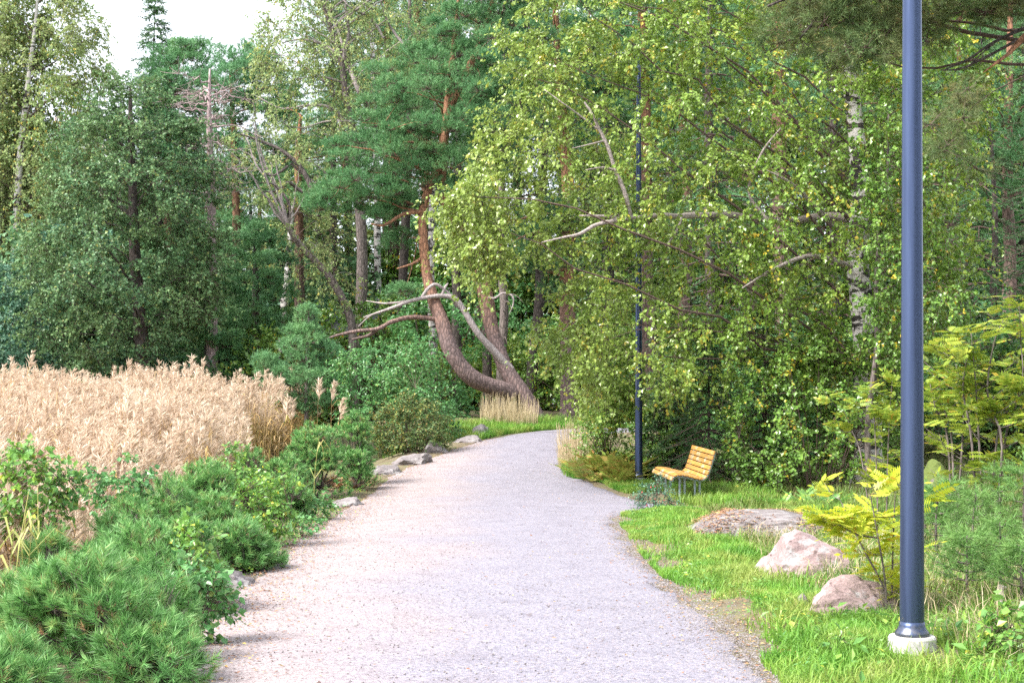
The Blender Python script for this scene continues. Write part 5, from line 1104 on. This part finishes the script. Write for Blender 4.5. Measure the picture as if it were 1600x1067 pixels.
fern('bracken', 'green and rust bracken at the foot of the far lamp post', 972, 28.3, 70, .55, rg, 'fern_leaf', .25)
fern('bracken', 'small yellow green fern patch right of the bench below the bush', 1270, 22.5, 26, .4, rg, 'sprout_leaf', .35)
def grass_clump(name, label, cx, Y, rx, ry, n, h, wd, mat, rg, bend=.4, heads=0, hmat='dry_grass'):
    g = onground(cx, Y); t = thing(name, label, 'grass', g); a = rg.uniform(0, 6.283, n); q = np.sqrt(rg.random(n)); p = np.stack([g[0] + np.cos(a) * q * rx, Y + np.sin(a) * q * ry, np.zeros(n)], 1); p[:, 2] = zf(p[:, 0], p[:, 1]) - .02
    mb = MB(); blades(mb, rg, p, h * rg.uniform(.5, 1.1, n), wd, bend); mb.build('blades', M[mat], t)
    if heads:
        i = rg.integers(0, n, heads); b = p[i]; mb = MB(); e = b + np.stack([rg.normal(0, .06, heads), rg.normal(0, .06, heads), h * rg.uniform(.85, 1.2, heads)], 1)
        tubes(mb, bezier(b, (b + e) / 2, e, 4), np.array([.003, .003, .005, .002])[None] * np.ones((heads, 1)), 3); dd = nrm(e - b); needles(mb, rg, e - dd * .14, dd, .16, 16, .035, .008, 1.6); mb.build('seed_heads', M[hmat], t)
    return t
grass_clump('grass_clump', 'tall pale dry grass at the right path edge left of the bracken', 912, 30.9, .55, 1.2, 1900, .88, .009, 'dry_grass', rg, .35, 170)
grass_clump('grass_clump', 'lush blue green grass below the pale dry grass beside the far lamp post', 900, 30.0, .30, 1.2, 1500, .36, .008, 'grass', rg, .6)
grass_clump('grass_clump', 'pale dry grass in front of the foot of the curved pine', 795, 41.8, .85, .7, 800, .75, .011, 'dry_grass', rg, .3, 130)

# dwarf pines on the bank
dp = [('bright green dwarf pine cut by the bottom left corner', 18, 1000, 7.6, 150, 90, 120, 60), ('large near dwarf pine filling the bottom left, with dry rust shoots inside', 150, 868, 8.6, 320, 130, 190, 62), ('dwarf pine with long needles at the bottom edge beside the gravel', 235, 960, 8.2, 190, 90, 150, 56),
      ('dwarf pine at the left edge above the corner one', 20, 905, 9.4, 170, 120, 120, 52), ('rounded dwarf pine with a pale top in the middle of the near group', 225, 812, 11.0, 170, 100, 120, 46), ('upright dwarf pine whose stem shows, in front of the broad leaved sprouts', 172, 768, 12.0, 92, 80, 95, 44),
      ('short dwarf pine at the left below the yellow reed leaves', 82, 785, 11.2, 92, 80, 85, 44), ('dwarf pine behind the upright one, touching the reeds', 205, 752, 13.4, 100, 90, 95, 38), ('tall dwarf pine mound halfway along the left edge', 265, 722, 15.2, 120, 110, 120, 34), ('domed dwarf pine with an even top beside the reed bed', 318, 697, 17.0, 110, 130, 130, 32),
      ('dwarf pine low at the gravel below the domed one', 338, 760, 15.8, 100, 90, 110, 34), ('dark round dwarf pine standing alone against the reeds', 392, 676, 22.0, 76, 80, 110, 26), ('broad dwarf pine right behind the single green reed', 492, 656, 25.5, 120, 120, 190, 24), ('grey green dwarf pine left of the broad one', 445, 690, 24.4, 80, 90, 120, 24),
      ('narrow tall dwarf pine, last one on the left path edge', 556, 618, 28.0, 62, 120, 150, 22), ('dark dwarf pine at the foot of the narrow tall one', 560, 690, 27.0, 50, 60, 90, 22),
      ('small dwarf pine close to the gravel behind the long pale flat stone', 372, 812, 14.0, 110, 90, 95, 36), ('low dwarf pine between the near leafy sprout and the long pale flat stone', 300, 880, 11.6, 110, 90, 110, 42), ('dwarf pine hugging the gravel left of the flat pale slab', 400, 845, 14.2, 90, 70, 90, 36), ('round dwarf pine between the leafy birch sprout and the broad dwarf pine', 440, 742, 20.5, 100, 90, 110, 28), ('dwarf pine in the middle row below the tall mound', 290, 800, 12.8, 110, 90, 100, 40)]
for i, (lb, px, py, Y, wpx, hpx, dens, K) in enumerate(dp):
    pine_shrub('dwarf_pine', lb, px, py, Y, wpx, hpx, rg, dens * .62, int(K * .85), nl=.078, nw=max(.0052, .00058 * Y), slen=.075, lobes=8, group='dwarf pines on the bank')
# leafy sprouts between them
for lb, po, Y, mt in (('leafy green sprout on the gravel edge below the first dwarf pines', [(262, 970), (262, 910), (285, 870), (330, 890), (352, 960), (330, 1000), (285, 990)], 9.6, 'willow_leaf'), ('yellow green sprout with one yellow leaf between the near dwarf pines', [(250, 880), (258, 838), (300, 815), (335, 832), (340, 880), (300, 900)], 11.2, 'sprout_leaf'),
                      ('leafy birch sprout in the gap past the domed dwarf pine', [(362, 860), (372, 780), (395, 730), (432, 740), (462, 760), (455, 810), (440, 840), (400, 860)], 16.6, 'sprout_leaf'), ('low leafy sprout leaning over the gravel by the single green reed', [(448, 822), (458, 790), (485, 770), (515, 785), (528, 800), (500, 825)], 20.6, 'willow_leaf'), ('low green sprout at the gravel edge between two leafy ones', [(440, 850), (452, 815), (480, 800), (505, 815), (492, 838)], 17.8, 'willow_leaf'), ('pale leafy sprout beside the dark round dwarf pine', [(352, 720), (360, 690), (378, 700), (395, 745), (380, 770), (355, 755)], 19.0, 'sprout_leaf'),
                      ('broad leaved weeds among the near reeds at the left edge', [(-10, 800), (0, 720), (40, 690), (90, 730), (120, 760), (80, 820), (0, 830)], 11.6, 'sprout_leaf'), ('broad leaved weeds between the reeds and the upright dwarf pine', [(125, 770), (140, 735), (190, 715), (240, 722), (235, 760), (180, 790)], 13.8, 'willow_leaf'), ('tall weed with green leaves at the left edge in the reeds', [(-8, 720), (0, 675), (12, 672), (18, 730)], 13.0, 'sprout_leaf')):
    leafy_shrub('leafy_sprout', lb, po, Y, .32, 15 * 13 / Y + 4, rg, mt, 'sprout', 'leafy sprouts on the bank', clump=.085, ntw=5, nlf=7, L=.15, ll=.055, lw=.046, layers=2, nstem=9, keep=.8, stem_r=.006)
fern('dry_shoots', 'rust brown dead shoots at the path edge by the last dwarf pines', 548, 27.6, 60, .35, rg, 'litter', .25)

# rowans, young pines and weeds on the right
base_ = G(1380, 965)
def rs(px, py, d=0, Y=base_[1]): return P(px, py, Y + d)
rowan('rowan_shrub', 'bright yellow rowan sapling beside the near lamp post', base_, [[G(1398, 960), rs(1375, 905), rs(1345, 850, .1), rs(1322, 800, .15), rs(1308, 772, .2)], [G(1386, 965), rs(1382, 900, -.1), rs(1372, 840, -.1), rs(1362, 785, -.15), rs(1355, 755, -.2)], [G(1393, 962), rs(1394, 900, .1), rs(1396, 830, .1), rs(1398, 785, .15), rs(1400, 750, .1)], [rs(1372, 840, 0), rs(1340, 835, -.2), rs(1315, 822, -.3), rs(1292, 812, -.35)]], 'rowan_yellow', rg, 52, .19, r0=.009, start=.32, side=6)
rowan('rowan_shrub', 'light green rowan sapling in front of the white birch trunk', onground(1372, 19.5), [[onground(1372, 19.5), P(1368, 690, 19.5), P(1365, 640, 19.5), P(1360, 600, 19.4)], [onground(1385, 19.5), P(1388, 690, 19.4), P(1392, 620, 19.3), P(1395, 590, 19.3)], [onground(1360, 19.6), P(1345, 710, 19.6), P(1330, 670, 19.7), P(1318, 640, 19.7)]], 'rowan_green', rg, 70, .22, start=.3)
for lb, px, Y, stems, n in (('young rowan with dark upright stems right of the near lamp post', 1540, 16.8, [[(1540, 0), (1535, 680), (1530, 600), (1522, 520)], [(1552, 0), (1552, 690), (1548, 620), (1555, 540), (1560, 500)], [(1530, 0), (1518, 680), (1508, 610), (1500, 560)], [(1560, 0), (1572, 690), (1590, 600), (1600, 520)], [(1548, 0), (1560, 680), (1580, 630), (1610, 590)]], 84),
                        ('young rowan with a slanting grey stem behind the near lamp post', 1492, 18.4, [[(1492, 0), (1486, 690), (1478, 650), (1465, 610)], [(1488, 0), (1480, 680), (1460, 640), (1445, 600)], [(1496, 0), (1500, 680), (1506, 620), (1510, 580)]], 60), ('rowan leaning in at the right picture edge', 1640, 17.6, [[(1640, 0), (1630, 640), (1610, 560), (1590, 480)], [(1650, 0), (1640, 620), (1620, 520), (1612, 460)], [(1645, 0), (1625, 690), (1600, 650), (1575, 620)]], 84)):
    g = onground(px, Y); st = [[(P(x, y, Y) if y else onground(x, Y)) + [0, rg.normal(0, .12) if y else 0, 0] for x, y in s] for s in stems]
    rowan('rowan_tree', lb, g, st, 'rowan_green', rg, n, .23, r0=.017, start=.3, side=7, group='young rowans right of the lamp post')
def sapling(label, px, Y, top_py, wpx, rg, group='young pines on the right'):
    g = onground(px, Y); H = EYE - (top_py - HZ) / F * Y - g[2]; wm = wpx / F * Y; t = thing('pine_sapling', label, 'young pine', g, group); b = MB(); l = MB()
    limb(b, [g - [0, 0, .05], g + [rg.normal(0, .02), 0, H * .5], g + [0, 0, H]], [.016, .011, .004], 10, 6); Pn = []; Dn = []
    for wz in np.linspace(.28, .95, 6):
        nb = 5; a0 = rg.uniform(0, 6.28)
        for j in range(nb):
            a = a0 + 6.283 * j / nb; ln = wm * .5 * (1.12 - wz) * rg.uniform(.8, 1.25); s = g + [0, 0, H * wz]; d = np.array([math.cos(a), math.sin(a), .35]); e = s + d * ln
            br = limb(b, [s, (s + e) / 2 - [0, 0, .02], e], [.005, .003], 5, 4); Pn += [br[1], br[2], br[3], br[4], br[2]]; Dn += [d, d, d, d + [0, 0, .4], np.array([d[0] - d[1] * .8, d[1] + d[0] * .8, .4])]; Pn.append(br[3]); Dn.append(np.array([d[0] + d[1] * .8, d[1] - d[0] * .8, .4]))
    Pn += [g + [0, 0, H - .1], g + [0, 0, H]]; Dn += [np.array([0, 0, 1.0])] * 2
    needles(l, rg, np.array(Pn), nrm(np.array(Dn)), .13, 15, .075, .0066, .9); b.build('stem', M['grey_bark'], t, True); l.build('needles', M['sapling_needle'], t)
for lb, px, Y, ty, wd in (('soft green pine sapling with a bare lower stem in the middle of the young pines', 1511, 11.4, 835, 120), ('pine sapling right behind the near lamp post', 1466, 13.6, 760, 100), ('tallest pine sapling at the right picture edge', 1600, 13.0, 730, 130), ('broad pine sapling above the bleached stump', 1562, 11.9, 815, 130), ('pine sapling between the lamp post and the mossy rock', 1445, 15.5, 765, 100), ('pine sapling in front of the young rowans', 1525, 14.4, 770, 110), ('pale pine sapling low at the right edge', 1598, 11.0, 855, 110), ('small pine sapling left of the young rowan stems', 1490, 15.8, 752, 90), ('pine sapling behind the tallest one at the right edge', 1560, 16.4, 730, 90)):
    sapling(lb, px, Y, ty, wd, rg)
for lb, po, Y in (('large leaved birch sprout in the bottom right corner', [(1545, 1067), (1535, 1010), (1550, 960), (1600, 940), (1640, 960), (1640, 1067)], 8.6), ('dark leafy weed with a stiff stem left of the near lamp post foot', [(1290, 1040), (1296, 1000), (1312, 985), (1326, 1000), (1322, 1035)], 9.0)):
    leafy_shrub('leafy_sprout', lb, po, Y, .2, 20, rg, 'sprout_leaf', 'sprout', None, clump=.07, ntw=4, nlf=5, L=.12, ll=.055 if Y < 9 else .035, lw=.048 if Y < 9 else .02, layers=2, nstem=7, keep=.8, stem_r=.004)

# ================================================================== REEDS
rg = np.random.default_rng(61)
def reed_template(rg, H, green=False, pl=1.12):
    mb = MB(); dr = np.array([1.0, 0, 0]); bow = rg.uniform(.02, .10) * H
    st = np.array([[0, 0, 0], [bow * .2, 0, H * .5], [bow, 0, H]]); c = spline(st, 6)
    tubes(mb, c, np.linspace(.0055, .003, 6), 3, 0)
    for k in range(7):
        z = rg.uniform(.3, .95); i = z * 5; b = c[int(i)] + (c[min(int(i) + 1, 5)] - c[int(i)]) * (i % 1); a = rg.normal(0, 1.0); d = np.array([math.cos(a), math.sin(a), 0]); ln = rg.uniform(.28, .48); s = np.array([-d[1], d[0], 0]) * .5; wd = rg.uniform(.011, .020)
        pts = [b, b + d * ln * .4 + [0, 0, ln * .38], b + d * ln * .8 + [0, 0, ln * rg.uniform(.0, .4)], b + d * ln * 1.05 + [0, 0, ln * rg.uniform(-.5, .3)]]
        V = [pts[0] - s * wd * .6, pts[0] + s * wd * .6, pts[1] - s * wd + [0, 0, .004], pts[1] + s * wd, pts[2] - s * wd * .8, pts[2] + s * wd * .8, pts[3]]
        mb.add(V, [(0, 1, 3, 2), (2, 3, 5, 4)], [(4, 5, 6)], 0)
    if not green:
        top = c[-1]; n = int(42 * pl); u = rg.random(n); L_ = .32 * pl; b = top + np.stack([u * .05, rg.normal(0, .004, n), (u - .25) * L_], 1)
        d = np.stack([rg.normal(.45, .35, n), rg.normal(0, .38, n), .75 - .35 * u + rg.normal(0, .15, n)], 1)
        leaves(mb, b, d, rg.normal(size=(n, 3)), rg.uniform(.08, .17, n) * (1.15 - .5 * u) * pl, .016 * pl, 1, .05)
    return mb
def reed_parts(mb):
    V = np.concatenate(mb.V); return V, mb.Q, mb.T
n = 17500; ys_ = rg.uniform(10.8, 41, n * 2); xr_ = xl(ys_) - np.interp(ys_, [12, 24, 28, 33, 38, 41], [1.6, 1.8, 2.7, 4.3, 5.7, 6.4]); xs_ = xr_ - rg.random(n * 2) ** 1.25 * (9 + (ys_ - 12) * .30)
ok = (xs_ / ys_ > -.54) & (rg.random(n * 2) < np.clip((xr_ - xs_) * .8 + .08, 0, 1)); xs_ = xs_[ok][:n]; ys_ = ys_[ok][:n]
zt_ = np.interp(ys_, [12, 15, 19, 25, 32, 40], [.42, .60, .85, 1.20, 1.50, 1.78]) + rg.normal(0, .12, len(ys_)) + (rg.random(len(ys_)) < .10) * rg.uniform(.12, .5, len(ys_)) + .16 * np.sin(xs_ * 2.9 + 1.7 * np.sin(ys_ * 1.3)) + .10 * np.sin(xs_ * .55 + 1.2) + .14 * np.sin(xs_ * 1.3 + ys_ * .7)
gz_ = zf(xs_, ys_); Hh = np.clip(zt_ - gz_ - .12, .5, 3.2); mbr = MB(); grp_ = rg.integers(0, 9, len(xs_))
for k in range(9):
    tm = reed_template(rg, 1.9); V, Qs, Ts = reed_parts(tm); s = grp_ == k; h = Hh[s]
    # keep leaf and plume size, move them up or down with the height: scale only the stalk by shifting along z
    Mz = rotz(rg.normal(.25, .8, s.sum())) * rg.uniform(.9, 1.15, s.sum())[:, None, None]; Tr = np.stack([xs_[s], ys_[s], gz_[s] + (h - 1.9)], 1)
    W = np.einsum('kij,nj->kni', Mz, V) + Tr[:, None]; off = (np.arange(s.sum()) * len(V))[:, None, None]
    first = True
    for q_, m_ in Qs:
        mbr.Q.append(((np.asarray(q_)[None] + off).reshape(-1, 4) + mbr.n, m_))
    for q_, m_ in Ts:
        mbr.T.append(((np.asarray(q_)[None] + off).reshape(-1, 3) + mbr.n, m_))
    mbr.V.append(W.reshape(-1, 3)); mbr.n += W.shape[0] * W.shape[1]
tag(mbr.build('reed_bed', [M['reed_leaf'], M['reed_plume']]), 'dense bed of dry beige reeds with feathery plumes at the left', 'reeds', None, 'stuff')
def one_reed(label, x_, y_, ztop, group, green=False):
    g = np.array([x_, y_, float(zf(x_, y_))]); t = thing('reed', label, 'reed', g, group); tm = reed_template(rg, max(ztop - g[2], .4), green, 1.55); a = rg.normal(.3, .8); V0 = np.concatenate(tm.V) @ rotz(np.array([a]))[0].T + g
    def sub(m_):
        o_ = MB(); o_.V = [V0]; o_.n = len(V0); o_.Q = [(q_, 0) for q_, k_ in tm.Q if k_ == m_]; o_.T = [(q_, 0) for q_, k_ in tm.T if k_ == m_]
        used = np.unique(np.concatenate([q_.ravel() for q_, _ in o_.Q + o_.T])); mp_ = np.zeros(len(V0), int); mp_[used] = np.arange(len(used)); o_.V = [V0[used]]; o_.Q = [(mp_[q_], 0) for q_, _ in o_.Q]; o_.T = [(mp_[q_], 0) for q_, _ in o_.T]; return o_
    sub(0).build('stalk', M['reed_green' if green else 'reed_leaf'], t)
    if not green: sub(1).build('plume', M['reed_plume'], t)
for px, py, Y in ((255, 588, 34), (268, 582, 35), (276, 584, 34.5), (288, 574, 35), (292, 580, 34), (300, 596, 36), (362, 590, 33), (370, 600, 34), (392, 598, 33), (402, 588, 33.5), (420, 606, 32), (428, 598, 32.5), (440, 622, 31), (452, 630, 31), (262, 596, 34), (282, 592, 33.6), (244, 600, 35), (356, 604, 33.2), (380, 594, 33.4), (386, 606, 32.8), (410, 602, 32.6), (434, 612, 31.6), (412, 612, 32), (98, 598, 37), (30, 592, 38), (150, 600, 37), (190, 598, 36.4)):
    p_ = P(px, py, Y); one_reed('tall reed with a pale plume standing above the back edge of the reed bed', p_[0], Y, p_[2] - .2 + rg.uniform(-.15, .15), 'tall reeds standing above the bed')
for lb, px, py, Y in (('lone reed with a thin plume right of the bed, left of the two', 494, 598, 33), ('lone reed with a pale plume between the bed and the willow bush', 516, 600, 33.4), ('short lone reed with drooping leaves below the willow bush', 524, 628, 32)):
    p_ = P(px, py, Y); one_reed(lb, p_[0], Y, p_[2] - .3, 'lone reeds right of the bed')
p_ = P(490, 690, 22.2); one_reed('single green leaved reed without a plume at the gravel edge', p_[0], 22.2, p_[2] + .1, None, True)
for px, py, Y in ((20, 800, 10.4), (40, 835, 10.0), (8, 860, 9.6), (60, 790, 11)):
    p_ = P(px, py, Y); one_reed('bent yellow reed stalk with long dry leaves between the near dwarf pines', p_[0], Y, p_[2] + .15, 'bent reeds among the near dwarf pines', True)

# ================================================================== GRASS, WEEDS, LITTER
rg = np.random.default_rng(71)
def edge_noise(x, y): return bumps(x * 1.7 + 3, y * 1.1 - 2)
mb = MB()
# fresh grass of the right verge
n = 150000; y = 6.5 + 16.2 * rg.random(n) ** 1.15; x = xr(y) + .02 + 3.4 * rg.random(n) ** 1.2 + .0; k = edge_noise(x, y); d = x - xr(y)
bare = (d < .3 + .2 * np.sin(y * 1.7)) & (np.abs(y - 10.6) < 1.4) & (k < .4)     # trodden gravelly patch beside the path
keep = (rg.random(n) < np.clip(.45 + 1.0 * k, .03, 1)) & (np.hypot(x - gn[0], y - gn[1]) > .19) & ~bare & (d > .05 * (1 + edge_noise(x * 2, y * 2)))
x, y, k, d = x[keep], y[keep], k[keep], d[keep]; p = np.stack([x, y, zf(x, y) - .01], 1); h = (.055 + .07 * np.clip(k + .3, 0, 1.2) * sm(.1, .9, d) + .05 * rg.random(len(x)) ** 2) * (1 + .5 * sm(10.5, 8.5, y)); blades(mb, rg, p, h, .0055 + .00022 * y, .75)
ne = 26000; ye = 6.6 + 15.4 * rg.random(ne); de = np.abs(rg.normal(0, .30, ne)) + .0; xe = xr(ye) + de; ok = (edge_noise(xe * 1.9, ye * 1.1) > .12) & ~((np.abs(ye - 10.6) < 1.3) & (de < .45)); blades(mb, rg, np.stack([xe, ye, zf(xe, ye) - .01], 1)[ok], rg.uniform(.03, .10, ok.sum()), .0075, .8)
# tussocks
nt_ = 330; ty = rg.uniform(7, 21, nt_); tx = xr(ty) + rg.uniform(.35, 4.2, nt_); m_ = 26; x = (tx[:, None] + rg.normal(0, .07, (nt_, m_))).ravel(); y = (ty[:, None] + rg.normal(0, .07, (nt_, m_))).ravel(); blades(mb, rg, np.stack([x, y, zf(x, y) - .01], 1), np.repeat(rg.uniform(.10, .26, nt_), m_) * rg.uniform(.6, 1.2, nt_ * m_), .0065 + .0002 * y, 1.0)
# long blades round the near lamp foot
n = 1100; a = rg.uniform(0, 6.283, n); q_ = rg.uniform(.24, .85, n); x = gn[0] + np.cos(a) * q_ + .1; y = gn[1] + np.sin(a) * q_ * .9; blades(mb, rg, np.stack([x, y, zf(x, y) - .01], 1), rg.uniform(.05, .22, n), .008, 1.0)
n = 5200; y = rg.uniform(7.4, 10.4, n); x = xr(y) + .15 + 3.0 * rg.random(n); ok = (edge_noise(x * 1.4, y * 1.6) > .05) & (np.hypot(x - gn[0], y - gn[1]) > .3); blades(mb, rg, np.stack([x, y, zf(x, y) - .01], 1)[ok], rg.uniform(.10, .30, ok.sum()), .010, 1.15)
n = 2600; x = rg.uniform(2.75, 4.6, n); y = rg.uniform(23.0, 26.2, n); ok = x > xr(y) + .05; blades(mb, rg, np.stack([x, y, zf(x, y) - .01], 1)[ok], rg.uniform(.12, .30, ok.sum()), .012, .8)
# grass strip by the bench, round the far lamp and along the bend
for cx, Y0, Y1, w0, n, hh in ((1.9, 26.3, 29.5, .9, 9000, .14), (3.5, 23.6, 27.5, 1.1, 12000, .16), (4.9, 21.0, 24.0, 1.6, 9000, .14)):
    y = rg.uniform(Y0, Y1, n); x = (xr(y) + .05 if cx < 2 else cx - w0 / 2) + w0 * rg.random(n); ok = x > xr(y) + .06 * (1 + edge_noise(x, y)); blades(mb, rg, np.stack([x, y, zf(x, y) - .01], 1)[ok], hh * rg.uniform(.5, 1.2, ok.sum()), .011, .8)
n = 16000; y = rg.uniform(36.5, 46.5, n); x = xl(y) - .1 - 2.6 * rg.random(n) ** 1.5; ok = y > 37; blades(mb, rg, np.stack([x, y, zf(x, y) - .01], 1)[ok], rg.uniform(.1, .34, ok.sum()), .014, .7)
tag(mb.build('grass', M['grass']), 'bright green grass along the path verges', 'grass', None, 'stuff')
mb = MB(); n = 70000; y = rg.uniform(8, 32, n); x = xr(y) + 1.3 + 13 * rg.random(n) ** 1.3; ok = (edge_noise(x * .7, y * .9) > -.4) & (x / y < .8); blades(mb, rg, np.stack([x, y, zf(x, y) - .01], 1)[ok], rg.uniform(.06, .30, ok.sum()), .007 + .0002 * y[ok], .9)
tag(mb.build('forest_grass', M['forest_grass']), 'thin olive grass on the forest floor right of the verge', 'grass', None, 'stuff')
mb = MB(); n = 2600; y = rg.uniform(8, 17, n); x = xr(y) + rg.uniform(1.2, 3.6, n); blades(mb, rg, np.stack([x, y, zf(x, y) - .01], 1), rg.uniform(.12, .42, n), .006, 1.1)
tag(mb.build('dry_grass', M['dry_grass']), 'scattered straw coloured blades in the right verge', 'grass', None, 'stuff')
# small weeds and clover leaves, both verges
mb = MB(); n = 9000; y = 6.8 + 15 * rg.random(n) ** 1.2; x = xr(y) + .15 + 3.2 * rg.random(n); ok = edge_noise(x * 1.3 + 5, y) > .05; x, y = x[ok], y[ok]; p = np.stack([x, y, zf(x, y) + rg.uniform(.02, .09, len(x))], 1); ax = rg.normal(size=p.shape) * [1, 1, .35]; leaves(mb, p, ax, np.tile([0, 0, 1.0], (len(p), 1)) + rg.normal(0, .4, p.shape), rg.uniform(.02, .055, len(p)), rg.uniform(.012, .03, len(p)))
n = 16000; y = 7 + 24 * rg.random(n) ** 1.2; x = xl(y) + .1 - 1.3 * rg.random(n) ** .8; ok = edge_noise(x * 2 + 1, y * 1.5) > -.05; x, y = x[ok], y[ok]; p = np.stack([x, y, zf(x, y) + rg.uniform(.01, .07, len(x))], 1); leaves(mb, p, rg.normal(size=p.shape) * [1, 1, .35], np.tile([0, 0, 1.0], (len(p), 1)) + rg.normal(0, .4, p.shape), rg.uniform(.02, .05, len(p)), rg.uniform(.012, .03, len(p)))
n = 900; y = rg.uniform(7.4, 10.5, n); x = xr(y) + .3 + 3.2 * rg.random(n); ok = edge_noise(x * 1.9 + 4, y * 1.2) > .2; x, y = x[ok], y[ok]; p = np.stack([x, y, zf(x, y) + rg.uniform(.04, .14, len(x))], 1); leaves(mb, p, rg.normal(size=p.shape) * [1, 1, .4] + [0, 0, .3], np.tile([0, 0, 1.0], (len(p), 1)) + rg.normal(0, .4, p.shape), rg.uniform(.05, .11, len(p)), rg.uniform(.025, .055, len(p)))
tag(mb.build('weeds', M['sprout_leaf']), 'low green weeds scattered along both verges', 'weeds', None, 'stuff')
# leaf and needle litter, thick along the left edge and thin elsewhere
mb = MB(); n = 15000; y = 7 + 30 * rg.random(n) ** 1.4; x = xl(y) + rg.normal(.1, .32, n); x2 = xr(y) + rg.normal(.2, .28, n); x = np.where(rg.random(n) < .66, x, x2); sp = rg.random(n) < .06; x = np.where(sp, xl(y) + (xr(y) - xl(y)) * rg.random(n), x)
on = (x > xl(y) + .05) & (x < xr(y) - .05); zz = np.where(on, base(y) + .012 + .05 * sm(0, .35, np.minimum(x - xl(y), xr(y) - x) / np.maximum(xr(y) - xl(y), .1)), zf(x, y)) + .010
p = np.stack([x, y, zz], 1); leaves(mb, p, rg.normal(size=p.shape) * [1, 1, .12], np.tile([0, 0, 1.0], (n, 1)) + rg.normal(0, .3, p.shape), rg.uniform(.012, .045, n), rg.uniform(.004, .018, n))
n = 7000; x = rg.uniform(2.6, 6.2, n); y = rg.uniform(9.5, 21, n); ok = edge_noise(x * 1.5 - 2, y * 1.3 + 1) > .12; x, y = x[ok], y[ok]; p = np.stack([x, y, zf(x, y) + rg.uniform(.01, .05, len(x))], 1); leaves(mb, p, rg.normal(size=p.shape) * [1, 1, .25], np.tile([0, 0, 1.0], (len(p), 1)) + rg.normal(0, .3, p.shape), rg.uniform(.03, .08, len(p)), rg.uniform(.004, .02, len(p)))
# needles and leaves caught on the flat outcrop
oc = [o_ for o_ in COL.objects if o_.name.startswith('rock_outcrop')][0]; co = np.array([v.co[:] for v in oc.data.vertices]) + np.array(oc.location); co = co[co[:, 2] > np.percentile(co[:, 2], 62)]
p = co[rg.integers(0, len(co), 3600)] + rg.normal(0, .02, (3600, 3)) * [1, 1, 0] + [0, 0, .012]; p = p[edge_noise(p[:, 0] * 1.6, p[:, 1] * 1.2) > -.1]; leaves(mb, p, rg.normal(size=p.shape) * [1, 1, .1], np.tile([0, 0, 1.0], (len(p), 1)) + rg.normal(0, .25, p.shape), rg.uniform(.03, .09, len(p)), rg.uniform(.006, .022, len(p)))
tag(mb.build('leaf_litter', M['litter']), 'reddish brown leaf and needle litter along the path edges', 'litter', None, 'stuff')
# coarse grit lying loose on the path, most of it along the edges
mb = MB(); n = 26000; y = 7 + 16 * rg.random(n) ** 1.5; u = rg.random(n); e = rg.random(n) < .85; u = np.where(e, np.where(rg.random(n) < .35, np.abs(rg.normal(0, .05, n)) - .02, 1 + rg.normal(-.01, .035, n)), u); x = xl(y) + (xr(y) - xl(y)) * u
zz = np.where((u > .01) & (u < .99), base(y) + .012 + .05 * sm(0, .35, np.minimum(u, 1 - u)), zf(x, y)); tv = np.array([(1, 0, 0), (0, 1, 0), (-.9, .2, 0), (.1, -1, 0), (.1, .1, .7), (0, 0, -.5)]); tt = [(0, 1, 4), (1, 2, 4), (2, 3, 4), (3, 0, 4), (1, 0, 5), (2, 1, 5), (3, 2, 5), (0, 3, 5)]
replicate(mb, tv, None, tt, rotz(rg.uniform(0, 6.28, n)) * rg.uniform(.003, .010, n)[:, None, None] * rg.uniform(.7, 1.3, (n, 1, 3)), np.stack([x, y, zz + .002], 1))
tag(mb.build('loose_grit', M['pale_rock']), 'loose grit and small stones on the gravel path', 'grit', None, 'stuff')
